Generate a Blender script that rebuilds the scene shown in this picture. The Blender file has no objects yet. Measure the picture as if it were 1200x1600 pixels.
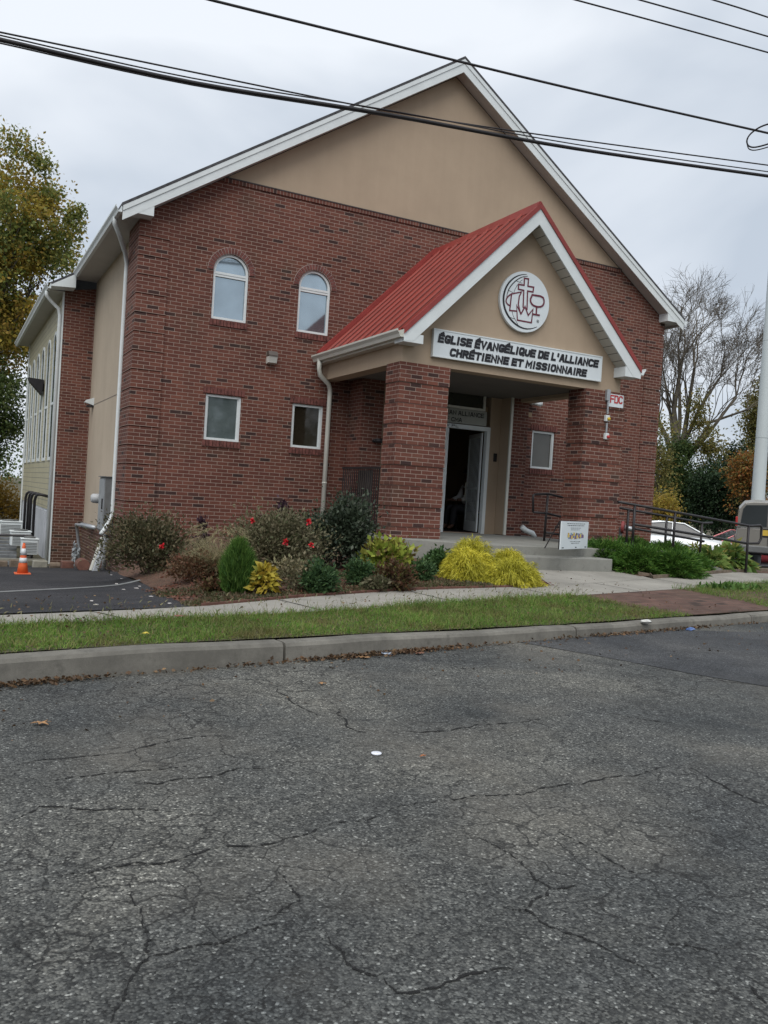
import bpy, bmesh, math, random
import numpy as np
from mathutils import Vector, Matrix
from mathutils.geometry import tessellate_polygon
random.seed(7); RNG = np.random.default_rng(7)
S = bpy.context.scene; COL = S.collection

# ---------------------------------------------------------------- camera
CP = Vector((-2.85775, -15.75422, 1.27485))
CR = Vector((0.88871657, -0.45428253, 0.06172713))
CU = Vector((-0.04791725, 0.04186205, 0.99797370))
CF = Vector((0.45594604, 0.88987356, -0.01543553))
FPX = 1337.284
cd = bpy.data.cameras.new('camera'); cam = bpy.data.objects.new('camera', cd); COL.objects.link(cam)
cd.sensor_fit = 'VERTICAL'; cd.sensor_height = 36; cd.lens = FPX/1600*36; cd.clip_end = 3000; cd.clip_start = .05
M = Matrix.Identity(4)
for i in range(3):
    M[i][0] = CR[i]; M[i][1] = CU[i]; M[i][2] = -CF[i]; M[i][3] = CP[i]
cam.matrix_world = M; S.camera = cam

# ---------------------------------------------------------------- light: overcast sky, very soft sun
SUN_EL, SUN_AZ = 52, 215
W = bpy.data.worlds.new('World'); S.world = W; W.use_nodes = True
nt = W.node_tree; N = nt.nodes; L = nt.links; N.clear()
out = N.new('ShaderNodeOutputWorld'); bg = N.new('ShaderNodeBackground'); bg.inputs[1].default_value = .1
sky = N.new('ShaderNodeTexSky'); sky.sky_type = 'NISHITA'; sky.sun_disc = False
sky.sun_elevation = math.radians(SUN_EL); sky.sun_rotation = math.radians(SUN_AZ); sky.dust_density = 3
tc = N.new('ShaderNodeTexCoord'); mp = N.new('ShaderNodeMapping'); mp.inputs['Scale'].default_value = (1, 1, 2.0)
mp.inputs['Location'].default_value = (.35, .1, .2)
L.new(tc.outputs['Generated'], mp.inputs[0])
n1 = N.new('ShaderNodeTexNoise'); n1.inputs['Scale'].default_value = 2.3; n1.inputs['Detail'].default_value = 5; n1.inputs['Roughness'].default_value = .42; n1.inputs['Distortion'].default_value = .3
L.new(mp.outputs[0], n1.inputs['Vector'])
cr = N.new('ShaderNodeValToRGB'); e = cr.color_ramp.elements
e[0].position = .38; e[0].color = (3.7, 4.15, 4.75, 1); e[1].position = .57; e[1].color = (6.0, 6.3, 6.7, 1)
L.new(n1.outputs[0], cr.inputs[0])
mx = N.new('ShaderNodeMix'); mx.data_type = 'RGBA'; mx.inputs[0].default_value = .93
L.new(sky.outputs[0], mx.inputs[6]); L.new(cr.outputs[0], mx.inputs[7])
L.new(mx.outputs[2], bg.inputs[0]); L.new(bg.outputs[0], out.inputs[0])
sd = bpy.data.lights.new('sun', 'SUN'); sd.energy = 1.5; sd.angle = math.radians(50); sd.color = (1, .97, .92)
sun = bpy.data.objects.new('sun', sd); COL.objects.link(sun)
az, el = math.radians(SUN_AZ), math.radians(SUN_EL)
sdir = Vector((math.sin(az)*math.cos(el), math.cos(az)*math.cos(el), math.sin(el)))
sun.rotation_euler = sdir.to_track_quat('Z', 'Y').to_euler()
S.view_settings.view_transform = 'Standard'; S.view_settings.look = 'None'; S.view_settings.exposure = .64; S.view_settings.gamma = 1

# ---------------------------------------------------------------- surveying helpers
def ray(a, b): return CF + CR*((a-600)/FPX) - CU*((b-800)/FPX)
def onz(a, b, z): d = ray(a, b); return CP + d*((z-CP.z)/d.z)
def ony(a, b, y): d = ray(a, b); return CP + d*((y-CP.y)/d.y)
def onx(a, b, x): d = ray(a, b); return CP + d*((x-CP.x)/d.x)
def atd(a, b, D): return CP + ray(a, b)*D
def sm(v): v = np.clip(v, 0, 1); return v*v*(3-2*v)
def kh(x): return np.clip(.150-.014*(x+.5), .105, .165)
def kline(x): return -9.62+.204*x
def T(x, y): return (y-kline(x))*.98
def h(x, y):
    x = np.asarray(x, float); y = np.asarray(y, float); t = T(x, y)
    k = kh(x); a = k+(.2-k)*np.clip(t/1.2, 0, 1)
    bed = a+.04*np.clip((t-1.3), 0, 1)+.1*np.clip((t-2.3)/2.5, 0, 1)
    drv = a-.069*np.clip(t-1.4, 0, 13.4)
    rgt = a-.08*np.clip(t-4.8, 0, 7)
    x0 = np.interp(y, [-8, -4, -.8, .6], [-1.2, -1.05, -.5, .12]); w1 = sm((x-x0)/np.interp(y, [-8, -.8, .6], [1.7, 1.7, 1.5])); w2 = sm((x-10)/5)
    r = (drv*(1-w1)+bed*w1)*(1-w2)+rgt*w2
    return np.where(t < 0, 0, r)
def hz(x, y): return float(h(x, y))
def G(a, b, off=0):
    lo, hi = 3., 40.
    d = ray(a, b)
    s = lo
    while s < 60:
        p = CP+d*s
        if p.z < hz(p.x, p.y)+off: break
        s += .25
    lo, hi = s-.25, s
    for _ in range(20):
        m = (lo+hi)/2; p = CP+d*m
        if p.z < hz(p.x, p.y)+off: hi = m
        else: lo = m
    return CP+d*hi

# ---------------------------------------------------------------- object helpers
def tag(o, label=None, cat=None, group=None, kind=None):
    if label: o['label'] = label
    if cat: o['category'] = cat
    if group: o['group'] = group
    if kind: o['kind'] = kind
    return o
def thing(name, label, cat, loc=(0, 0, 0), group=None):
    o = bpy.data.objects.new(name, None); COL.objects.link(o); o.location = loc; o.empty_display_size = .2
    return tag(o, label, cat, group)
class MB:
    def __init__(s): s.v = []; s.f = []
    def add(s, vs, fs):
        b = len(s.v); s.v += [tuple(v) for v in vs]; s.f += [tuple(i+b for i in f) for f in fs]; return s
    def box(s, x0, x1, y0, y1, z0, z1):
        return s.add([(x0,y0,z0),(x1,y0,z0),(x1,y1,z0),(x0,y1,z0),(x0,y0,z1),(x1,y0,z1),(x1,y1,z1),(x0,y1,z1)],
            [(0,3,2,1),(4,5,6,7),(0,1,5,4),(1,2,6,5),(2,3,7,6),(3,0,4,7)])
    def hexa(s, p):   # 8 pts: bottom 4, top 4
        return s.add(p, [(0,3,2,1),(4,5,6,7),(0,1,5,4),(1,2,6,5),(2,3,7,6),(3,0,4,7)])
    def prism(s, pts, vec):      # planar loop extruded by vec
        n = len(pts); vec = Vector(vec); a = [Vector(p) for p in pts]; b = [p+vec for p in a]
        return s.add(a+b, [tuple(range(n))[::-1], tuple(range(n, 2*n))]+[(i, (i+1) % n, n+(i+1) % n, n+i) for i in range(n)])
    def tube(s, pts, r, seg=8, cap=True):
        pts = [Vector(p) for p in pts]; n = len(pts); rs = r if hasattr(r, '__len__') else [r]*n
        base = len(s.v); prev = None
        for i, p in enumerate(pts):
            d = (pts[min(i+1, n-1)]-pts[max(i-1, 0)]).normalized()
            if prev is None:
                up = Vector((0, 0, 1)) if abs(d.z) < .9 else Vector((1, 0, 0)); a = d.cross(up).normalized()
            else: a = (prev-d*prev.dot(d)).normalized()
            prev = a; b = d.cross(a)
            for k in range(seg):
                t = 2*math.pi*k/seg; s.v.append(tuple(p+a*(rs[i]*math.cos(t))+b*(rs[i]*math.sin(t))))
        for i in range(n-1):
            for k in range(seg):
                k2 = (k+1) % seg; s.f.append((base+i*seg+k, base+i*seg+k2, base+(i+1)*seg+k2, base+(i+1)*seg+k))
        if cap: s.f.append(tuple(base+k for k in range(seg))[::-1]); s.f.append(tuple(base+(n-1)*seg+k for k in range(seg)))
        return s
    def lathe(s, c, prof, seg=24):     # profile [(r,z)] about vertical axis at c
        base = len(s.v); n = len(prof)
        for r, z in prof:
            for k in range(seg):
                t = 2*math.pi*k/seg; s.v.append((c[0]+r*math.cos(t), c[1]+r*math.sin(t), c[2]+z))
        for i in range(n-1):
            for k in range(seg):
                k2 = (k+1) % seg; s.f.append((base+i*seg+k, base+i*seg+k2, base+(i+1)*seg+k2, base+(i+1)*seg+k))
        s.f.append(tuple(base+k for k in range(seg))[::-1]); s.f.append(tuple(base+(n-1)*seg+k for k in range(seg)))
        return s
    def sheet(s, outer, holes, to3):   # polygon with holes, 2-D loops -> 3-D by to3
        loops = [[Vector((p[0], p[1], 0)) for p in lp] for lp in [outer]+list(holes)]
        flat = [p for lp in loops for p in lp]; b = len(s.v)
        s.v += [tuple(to3(p.x, p.y)) for p in flat]
        s.f += [tuple(b+i for i in t) for t in tessellate_polygon(loops)]
        return s
    def build(s, name, mat, parent=None, smooth=False, bevel=0, kind=None, uv=True):
        me = bpy.data.meshes.new(name); me.from_pydata(s.v, [], s.f); me.update()
        return link(me, name, mat, parent, smooth, bevel, kind, uv)
def link(me, name, mat, parent=None, smooth=False, bevel=0, kind=None, uv=True, fix=True):
    if fix:
        bm = bmesh.new(); bm.from_mesh(me); bmesh.ops.recalc_face_normals(bm, faces=bm.faces); bm.to_mesh(me); bm.free()
    if uv:
        ul = me.uv_layers.new(name='UV'); nl = len(me.loops)
        co = np.empty(len(me.vertices)*3); me.vertices.foreach_get('co', co); co = co.reshape(-1, 3)
        vi = np.empty(nl, int); me.loops.foreach_get('vertex_index', vi)
        lt = np.empty(len(me.polygons), int); me.polygons.foreach_get('loop_total', lt)
        no = np.empty(len(me.polygons)*3); me.polygons.foreach_get('normal', no); no = np.abs(np.repeat(no.reshape(-1, 3), lt, axis=0))
        c = co[vi]; u = np.where(no[:, 0] > no[:, 1], c[:, 1], c[:, 0]); v = c[:, 2].copy()
        top = no[:, 2] > .8; u = np.where(top, c[:, 0], u); v = np.where(top, c[:, 1], v)
        ul.data.foreach_set('uv', np.stack([u+50.05, v+50.01], 1).ravel())
    if smooth: me.polygons.foreach_set('use_smooth', [True]*len(me.polygons))
    o = bpy.data.objects.new(name, me); COL.objects.link(o)
    if mat: me.materials.append(mat)
    if parent is not None:
        o.parent = parent; pl = parent.location
        if parent.parent: pl = pl+parent.parent.location
        o.location = -pl if parent.type == 'EMPTY' else Vector((0, 0, 0))
    if bevel:
        m = o.modifiers.new('b', 'BEVEL'); m.width = bevel; m.segments = 2; m.limit_method = 'ANGLE'
    if kind: o['kind'] = kind
    return o
def npmesh(name, V, F, mat, parent=None, kind=None, smooth=False):
    V = np.asarray(V, np.float32).reshape(-1, 3); F = np.asarray(F, np.int32); n, k = F.shape
    me = bpy.data.meshes.new(name); me.vertices.add(len(V)); me.vertices.foreach_set('co', V.ravel())
    me.loops.add(n*k); me.loops.foreach_set('vertex_index', F.ravel())
    me.polygons.add(n); me.polygons.foreach_set('loop_start', np.arange(0, n*k, k)); me.update(calc_edges=True)
    return link(me, name, mat, parent, smooth, 0, kind, False, False)

# ---------------------------------------------------------------- materials
def nm(name):
    m = bpy.data.materials.new(name); m.use_nodes = True; t = m.node_tree; t.nodes.clear()
    o = t.nodes.new('ShaderNodeOutputMaterial'); p = t.nodes.new('ShaderNodeBsdfPrincipled'); t.links.new(p.outputs[0], o.inputs[0])
    return m, t, p, o
def ramp(t, inp, stops, mode='LINEAR'):
    r = t.nodes.new('ShaderNodeValToRGB'); r.color_ramp.interpolation = mode; el = r.color_ramp.elements
    while len(el) < len(stops): el.new(.5)
    for q, (p, c) in zip(el, stops): q.position = p; q.color = (*c, 1) if len(c) == 3 else c
    t.links.new(inp, r.inputs[0]); return r.outputs[0]
def noise(t, scale, detail=3, rough=.5, vec=None, dist=0):
    n = t.nodes.new('ShaderNodeTexNoise'); n.inputs['Scale'].default_value = scale; n.inputs['Detail'].default_value = detail
    n.inputs['Roughness'].default_value = rough; n.inputs['Distortion'].default_value = dist
    if vec is None: vec = pos(t)
    t.links.new(vec, n.inputs['Vector']); return n.outputs[0]
def pos(t):
    g = t.nodes.new('ShaderNodeNewGeometry'); return g.outputs['Position']
def mixc(t, f, a, b, mode='MIX'):
    m = t.nodes.new('ShaderNodeMix'); m.data_type = 'RGBA'; m.blend_type = mode
    for i, v in ((0, f), (6, a), (7, b)):
        if isinstance(v, (int, float)): m.inputs[i].default_value = v
        elif isinstance(v, tuple): m.inputs[i].default_value = (*v, 1)
        else: t.links.new(v, m.inputs[i])
    return m.outputs[2]
def math_(t, op, a, b=None):
    m = t.nodes.new('ShaderNodeMath'); m.operation = op
    for i, v in ((0, a), (1, b)):
        if v is None: continue
        if isinstance(v, (int, float)): m.inputs[i].default_value = v
        else: t.links.new(v, m.inputs[i])
    return m.outputs[0]
def bump(t, p, hgt, strength=.3, dist=.01):
    b = t.nodes.new('ShaderNodeBump'); b.inputs['Strength'].default_value = strength; b.inputs['Distance'].default_value = dist
    t.links.new(hgt, b.inputs['Height']); t.links.new(b.outputs[0], p.inputs['Normal'])
def plain(name, col, rough=.6, var=.12, scale=6, metal=0, bmp=0, spec=.4):
    m, t, p, o = nm(name)
    n = noise(t, scale, 5, .6)
    lo = tuple(c*(1-var) for c in col); hi = tuple(min(1, c*(1+var)) for c in col)
    t.links.new(ramp(t, n, [(.3, lo), (.7, hi)]), p.inputs['Base Color'])
    p.inputs['Roughness'].default_value = rough; p.inputs['Metallic'].default_value = metal; p.inputs['Specular IOR Level'].default_value = spec
    if bmp: bump(t, p, noise(t, scale*12, 3), bmp, .005)
    return m
def brickmat(name, reds, mortar=(.37, .285, .24), dark=.06, rows=(.208, .0677), off=.5, soot=True):
    m, t, p, o = nm(name)
    uv = t.nodes.new('ShaderNodeUVMap'); uv.uv_map = 'UV'
    b = t.nodes.new('ShaderNodeTexBrick'); t.links.new(uv.outputs[0], b.inputs['Vector'])
    b.inputs['Color1'].default_value = (0, 0, 0, 1); b.inputs['Color2'].default_value = (1, 1, 1, 1); b.inputs['Mortar'].default_value = (0, 0, 0, 1)
    b.inputs['Scale'].default_value = 1; b.inputs['Mortar Size'].default_value = .0048; b.inputs['Mortar Smooth'].default_value = .2
    b.inputs['Brick Width'].default_value = rows[0]; b.inputs['Row Height'].default_value = rows[1]; b.offset = off
    c = ramp(t, b.outputs['Color'], [(0, (.028, .018, .018)), (dark, (.045, .022, .02)), (dark+.01, reds[0]), (.55, reds[1]), (1, reds[2])])
    big = noise(t, .55, 4, .6); c = mixc(t, math_(t, 'MULTIPLY', big, .5), c, (.10, .05, .042)); c = mixc(t, .7, c, ramp(t, noise(t, .8, 6, .7), [(.34, (.66, .64, .62)), (.52, (1, 1, 1)), (.68, (1.28, 1.24, 1.2))]), 'MULTIPLY')
    fine = noise(t, 90, 3, .7); c = mixc(t, .35, c, ramp(t, fine, [(.3, (.45, .45, .45)), (.7, (1.25, 1.25, 1.25))]), 'MULTIPLY')
    sp2 = t.nodes.new('ShaderNodeSeparateXYZ'); t.links.new(pos(t), sp2.inputs[0])
    damp = ramp(t, math_(t, 'ADD', sp2.outputs[2], math_(t, 'MULTIPLY', noise(t, 1.6, 4), .9)), [(.55, (1, 1, 1)), (1.0, (0, 0, 0))])
    c = mixc(t, math_(t, 'MULTIPLY', damp, .45), c, (.045, .04, .025)); c = mixc(t, math_(t, 'MULTIPLY', ramp(t, noise(t, 1.3, 5, .65), [(.54, (0, 0, 0)), (.66, (1, 1, 1))]), .4), c, (.085, .058, .04))
    mo = mixc(t, math_(t, 'MULTIPLY', noise(t, 2.2, 4), .8), mortar, tuple(x*.55 for x in mortar))
    c = mixc(t, b.outputs['Fac'], c, mo)
    t.links.new(c, p.inputs['Base Color']); p.inputs['Roughness'].default_value = .85; p.inputs['Specular IOR Level'].default_value = .25
    inv = math_(t, 'SUBTRACT', 1, b.outputs['Fac']); hh = math_(t, 'ADD', inv, math_(t, 'MULTIPLY', fine, .35)); bump(t, p, hh, .6, .008)
    return m
REDS = [(.112, .038, .028), (.143, .049, .034), (.178, .066, .045)]
BRICK = brickmat('brick_wall', REDS)
BRICK_S = brickmat('brick_soldier', REDS, rows=(.0677, .24), off=0)
VOUS = plain('brick_rowlock', (.135, .05, .042), .85, .45, 11, bmp=.3)
def stuccomat(name, col):
    m, t, p, o = nm(name)
    big = noise(t, .5, 5, .65); c = ramp(t, big, [(.3, tuple(x*.88 for x in col)), (.7, tuple(x*1.08 for x in col))])
    st = t.nodes.new('ShaderNodeMapping'); st.inputs['Scale'].default_value = (5, 5, .35); t.links.new(pos(t), st.inputs[0])
    streak = noise(t, 1.2, 4, .6, st.outputs[0]); c = mixc(t, .1, c, ramp(t, streak, [(.35, (.7, .68, .66)), (.65, (1.05, 1.05, 1.05))]), 'MULTIPLY')
    t.links.new(c, p.inputs['Base Color']); p.inputs['Roughness'].default_value = .92; p.inputs['Specular IOR Level'].default_value = .15
    bump(t, p, noise(t, 130, 3, .7), .35, .004); return m
STUCCO = stuccomat('stucco_tan', (.39, .305, .225))
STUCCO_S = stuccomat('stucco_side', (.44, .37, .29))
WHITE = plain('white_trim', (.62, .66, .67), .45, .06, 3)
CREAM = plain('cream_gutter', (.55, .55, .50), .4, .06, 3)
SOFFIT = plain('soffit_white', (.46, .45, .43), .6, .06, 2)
def slatmat(name, col, pitch, ax='y', gap=(.12, .12, .11)):
    m, t, p, o = nm(name); uv = t.nodes.new('ShaderNodeSeparateXYZ'); t.links.new(pos(t), uv.inputs[0])
    f = math_(t, 'FRACT', math_(t, 'DIVIDE', uv.outputs['XYZ'.index(ax.upper())], pitch))
    line = math_(t, 'LESS_THAN', f, .09); n = noise(t, 2, 4)
    c = mixc(t, line, ramp(t, n, [(.3, tuple(x*.9 for x in col)), (.7, tuple(x*1.07 for x in col))]), gap)
    t.links.new(c, p.inputs['Base Color']); p.inputs['Roughness'].default_value = .5; bump(t, p, f, .5, .012); return m
SIDING = slatmat('vinyl_siding', (.40, .37, .25), .14, 'z')
SLATS = slatmat('vented_soffit', (.50, .49, .45), .12, 'z')
SHINGLE = plain('asphalt_shingle', (.06, .06, .065), .9, .4, 14, bmp=.5)
REDM = plain('red_metal_roof', (.23, .03, .02), .5, .14, 1.5, metal=.0, spec=.25)
REDT = plain('red_trim', (.23, .035, .03), .5, .15, 3)
BLACKM = plain('black_iron', (.028, .026, .028), .45, .2, 8, metal=.3)
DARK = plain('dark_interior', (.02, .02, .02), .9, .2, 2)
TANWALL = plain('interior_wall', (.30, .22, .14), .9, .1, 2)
INK = plain('black_lettering', (.012, .012, .016), .5, .1, 4)
MAROON = plain('maroon_ink', (.12, .012, .03), .5, .1, 4)
SIGNW = plain('white_sign_board', (.62, .67, .70), .35, .04, 2)
GREYM = plain('grey_painted_metal', (.14, .145, .145), .5, .12, 5, metal=.1)
GALV = plain('galvanised_metal', (.36, .38, .40), .4, .12, 7, metal=.5)
PLASTIC = plain('grey_plastic', (.42, .43, .44), .45, .08, 5)
WOODOLD = plain('old_timber', (.15, .115, .085), .9, .35, 9, bmp=.6)
WOODRED = plain('red_brown_timber', (.13, .06, .045), .9, .35, 7, bmp=.5)
def glass(name, col, metal=.0, rough=.05, coat=1.0):
    m, t, p, o = nm(name)
    p.inputs['Roughness'].default_value = rough; p.inputs['Metallic'].default_value = metal; p.inputs['Coat Weight'].default_value = coat
    c = ramp(t, noise(t, 1.6, 3), [(.3, tuple(x*.8 for x in col)), (.7, tuple(x*1.1 for x in col))]); t.links.new(c, p.inputs['Base Color'])
    b = t.nodes.new('ShaderNodeBump'); b.inputs['Strength'].default_value = .04; b.inputs['Distance'].default_value = .05
    t.links.new(noise(t, 1.1, 1), b.inputs['Height']); t.links.new(b.outputs[0], p.inputs['Normal']); return m
PANE_SKY = glass('pane_reflecting', (.30, .37, .42), .8, .05, .3)
PANE_MID = glass('pane_half', (.13, .16, .165), .4, .05, .5)
PANE_DARK = glass('pane_dark', (.022, .018, .012), 0, .05, .2)
PANE_CURT = glass('pane_curtain', (.075, .075, .068), 0, .1, 0)
def concmat(name, col, s=1, stain=.45):
    m, t, p, o = nm(name)
    a = noise(t, 1.1*s, 6, .65); c = ramp(t, a, [(.28, tuple(x*.72 for x in col)), (.72, tuple(x*1.15 for x in col))])
    f = noise(t, 160, 3, .8); c = mixc(t, .45, c, ramp(t, f, [(.3, (.6, .6, .6)), (.7, (1.25, 1.25, 1.2))]), 'MULTIPLY')
    sp = noise(t, 7, 4, .7); c = mixc(t, math_(t, 'MULTIPLY', ramp(t, sp, [(.55, (0, 0, 0)), (.72, (1, 1, 1))]), stain), c, tuple(x*.45 for x in col))
    if stain > .5: c = mixc(t, math_(t, 'MULTIPLY', ramp(t, noise(t, 2.1, 6, .75), [(.42, (0, 0, 0)), (.62, (1, 1, 1))]), .6), c, tuple(x*.5 for x in col))
    t.links.new(c, p.inputs['Base Color']); p.inputs['Roughness'].default_value = .9; p.inputs['Specular IOR Level'].default_value = .25
    bump(t, p, math_(t, 'ADD', f, a), .35, .006); return m
CONC = concmat('concrete_path', (.31, .295, .265)); KERB = concmat('kerb_concrete', (.20, .19, .168), 2.5, .7)
SLAB = concmat('porch_slab', (.25, .25, .23)); 
def asphaltmat(name, lo, hi, tint, size=85, speck=.6, cracks=True):
    m, t, p, o = nm(name)
    P = pos(t)
    v = t.nodes.new('ShaderNodeTexVoronoi'); v.inputs['Scale'].default_value = size; v.inputs['Randomness'].default_value = 1; t.links.new(P, v.inputs['Vector'])
    sx = t.nodes.new('ShaderNodeSeparateColor'); t.links.new(v.outputs['Color'], sx.inputs[0])
    st = ramp(t, sx.outputs[0], [(0, tuple(x*.35 for x in lo)), (.35, lo), (.75, hi), (.95, tuple(x*1.35 for x in hi)), (1, tuple(x*2.9 for x in hi))])
    edge = ramp(t, v.outputs['Distance'], [(.25, (1, 1, 1)), (.75, (.30, .30, .30))]); c = mixc(t, speck, st, edge, 'MULTIPLY')
    big = noise(t, .55, 5, .6, P, .4); c = mixc(t, .8, c, ramp(t, big, [(.34, (.52, .56, .6)), (.5, (1.0, 1.0, .98)), (.66, (1.65, 1.58, 1.45))]), 'MULTIPLY')
    mid = noise(t, 3.2, 5, .65, P); c = mixc(t, .6, c, ramp(t, mid, [(.35, (.6, .6, .6)), (.6, (1.15, 1.15, 1.15))]), 'MULTIPLY')
    c = mixc(t, math_(t, 'MULTIPLY', ramp(t, noise(t, .9, 3, .5, P), [(.5, (0, 0, 0)), (.7, (1, 1, 1))]), .35), c, tint)
    pit = ramp(t, noise(t, 22, 4, .7, P), [(.36, (1, 1, 1)), (.46, (0, 0, 0))]); c = mixc(t, math_(t, 'MULTIPLY', pit, .6), c, (.02, .021, .022))
    hgt = math_(t, 'SUBTRACT', 1, v.outputs['Distance'])
    if cracks:
        wn = t.nodes.new('ShaderNodeTexNoise'); wn.inputs['Scale'].default_value = 4; wn.inputs['Detail'].default_value = 5; t.links.new(P, wn.inputs['Vector'])
        wa = t.nodes.new('ShaderNodeVectorMath'); wa.operation = 'SCALE'; wa.inputs['Scale'].default_value = .35; t.links.new(wn.outputs['Color'], wa.inputs[0])
        wb = t.nodes.new('ShaderNodeVectorMath'); wb.operation = 'ADD'; t.links.new(P, wb.inputs[0]); t.links.new(wa.outputs[0], wb.inputs[1])
        ve = t.nodes.new('ShaderNodeTexVoronoi'); ve.feature = 'DISTANCE_TO_EDGE'; ve.inputs['Scale'].default_value = 4.2; t.links.new(wb.outputs[0], ve.inputs['Vector'])
        msk = ramp(t, noise(t, .8, 3, .6, P), [(.43, (0, 0, 0)), (.58, (1, 1, 1))])
        ln = ramp(t, ve.outputs['Distance'], [(.006, (1, 1, 1)), (.026, (0, 0, 0))]); ln = math_(t, 'MULTIPLY', ln, msk)
        c = mixc(t, math_(t, 'MULTIPLY', ln, .75), c, (.012, .012, .012)); hgt = math_(t, 'SUBTRACT', hgt, ln)
    t.links.new(c, p.inputs['Base Color']); p.inputs['Roughness'].default_value = .82; p.inputs['Specular IOR Level'].default_value = .3
    bump(t, p, hgt, .75, .006); return m
ROAD = asphaltmat('old_asphalt', (.080, .083, .081), (.132, .134, .126), (.165, .15, .125), 115, .55)
PATCHM = asphaltmat('asphalt_patch', (.054, .057, .062), (.078, .081, .087), (.07, .07, .07), 150, .4, False)
DRIVE = asphaltmat('driveway_asphalt', (.028, .028, .033), (.042, .042, .048), (.045, .043, .042), 120, .35, False)
def soilmat(name, cols, scale=40):
    m, t, p, o = nm(name)
    v = t.nodes.new('ShaderNodeTexVoronoi'); v.inputs['Scale'].default_value = scale; t.links.new(pos(t), v.inputs['Vector'])
    sx = t.nodes.new('ShaderNodeSeparateColor'); t.links.new(v.outputs['Color'], sx.inputs[0])
    k = len(cols); c = ramp(t, sx.outputs[0], [(i/(k-1), q) for i, q in enumerate(cols)])
    c = mixc(t, .6, c, ramp(t, noise(t, 3, 4, .6), [(.3, (.55, .55, .55)), (.7, (1.2, 1.2, 1.2))]), 'MULTIPLY')
    t.links.new(c, p.inputs['Base Color']); p.inputs['Roughness'].default_value = .95; bump(t, p, v.outputs['Distance'], .9, .02); return m
MULCH = soilmat('bark_mulch', [(.045, .025, .016), (.10, .045, .028), (.15, .075, .045), (.08, .06, .035)], 45)
SOIL = soilmat('soil_green', [(.045, .05, .02), (.07, .065, .03), (.10, .085, .045)], 30)
DIRT = soilmat('dry_ground', [(.07, .06, .035), (.11, .09, .055), (.06, .07, .03)], 25)
PAVER = brickmat('brick_paver', [(.12, .06, .05), (.155, .08, .065), (.2, .11, .09)], (.10, .085, .07), .03, (.2, .1))
def leafmat(name, cols, trans=.25, rough=.55, dry=None):
    m, t, p, o = nm(name); g = t.nodes.new('ShaderNodeNewGeometry'); k = len(cols)
    c = ramp(t, g.outputs['Random Per Island'], [(i/(k-1), q) for i, q in enumerate(cols)])
    c = mixc(t, .55, c, ramp(t, noise(t, 1.7, 3, .6), [(.32, (.55, .6, .55)), (.68, (1.3, 1.25, 1.2))]), 'MULTIPLY')
    if dry: c = mixc(t, math_(t, 'MULTIPLY', ramp(t, noise(t, 1.5, 4, .65), [(.52, (0, 0, 0)), (.66, (1, 1, 1))]), .7), c, dry)
    t.links.new(c, p.inputs['Base Color']); p.inputs['Roughness'].default_value = rough; p.inputs['Specular IOR Level'].default_value = .25
    tr = t.nodes.new('ShaderNodeBsdfTranslucent'); t.links.new(c, tr.inputs[0]); ms = t.nodes.new('ShaderNodeMixShader'); ms.inputs[0].default_value = trans
    t.links.new(p.outputs[0], ms.inputs[1]); t.links.new(tr.outputs[0], ms.inputs[2]); t.links.new(ms.outputs[0], o.inputs[0]); return m
BARK = plain('bark', (.11, .095, .075), .95, .35, 5, bmp=.7)
TWIG = plain('twig', (.075, .06, .045), .9, .3, 6)
STEM = plain('shrub_stem', (.07, .05, .035), .9, .3, 9)
# ---------------------------------------------------------------- foliage generators (numpy)
def unit(v): return v/np.maximum(np.linalg.norm(v, axis=-1, keepdims=True), 1e-9)
def leaves(C, D, size, aspect=.5, fold=.25):
    """pointed leaves at C along D; size (n,)"""
    n = len(C); D = unit(D); R = unit(np.cross(D, unit(RNG.normal(size=(n, 3))))); Nn = np.cross(D, R)
    s = np.asarray(size).reshape(-1, 1)*np.ones((n, 1)); w = s*aspect*.5
    V = np.stack([C, C+D*s*.45+R*w+Nn*w*fold, C+D*s, C+D*s*.45-R*w+Nn*w*fold], 1)
    F = np.arange(n*4).reshape(n, 4); return V.reshape(-1, 3), F
def strands(O, D, length, width, droop, segs=3, curl=0):
    n = len(O); D = unit(D); L_ = np.asarray(length).reshape(-1, 1)*np.ones((n, 1)); g = np.array([0, 0, -1.])
    R = unit(np.cross(D, unit(RNG.normal(size=(n, 3))))); P = O.copy(); d = D.copy(); rows = []
    for i in range(segs+1):
        w = width*(1-.85*(i/segs)**1.5)*.5*np.ones((n, 1)); rows += [P-R*w, P+R*w]
        P = P+d*L_/segs; d = unit(d+g*droop/segs+RNG.normal(size=(n, 3))*curl)
    V = np.stack(rows, 1); k = 2*(segs+1); b = np.arange(n)[:, None]*k
    F = np.concatenate([b+np.array([[2*i, 2*i+1, 2*i+3, 2*i+2]]) for i in range(segs)], 0)
    return V.reshape(-1, 3), F
def merge(parts):
    Vs, Fs, b = [], [], 0
    for V, F in parts: Vs.append(V); Fs.append(F+b); b += len(V)
    return np.concatenate(Vs), np.concatenate(Fs)
def shell(n, rad, lo=.55, flat=-.15):
    d = unit(RNG.normal(size=(n, 3))); d[:, 2] = np.abs(d[:, 2])*(1-flat)+flat*1.0 if False else d[:, 2]
    r = RNG.uniform(lo, 1, (n, 1)); return d*r*np.array(rad), d
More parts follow.
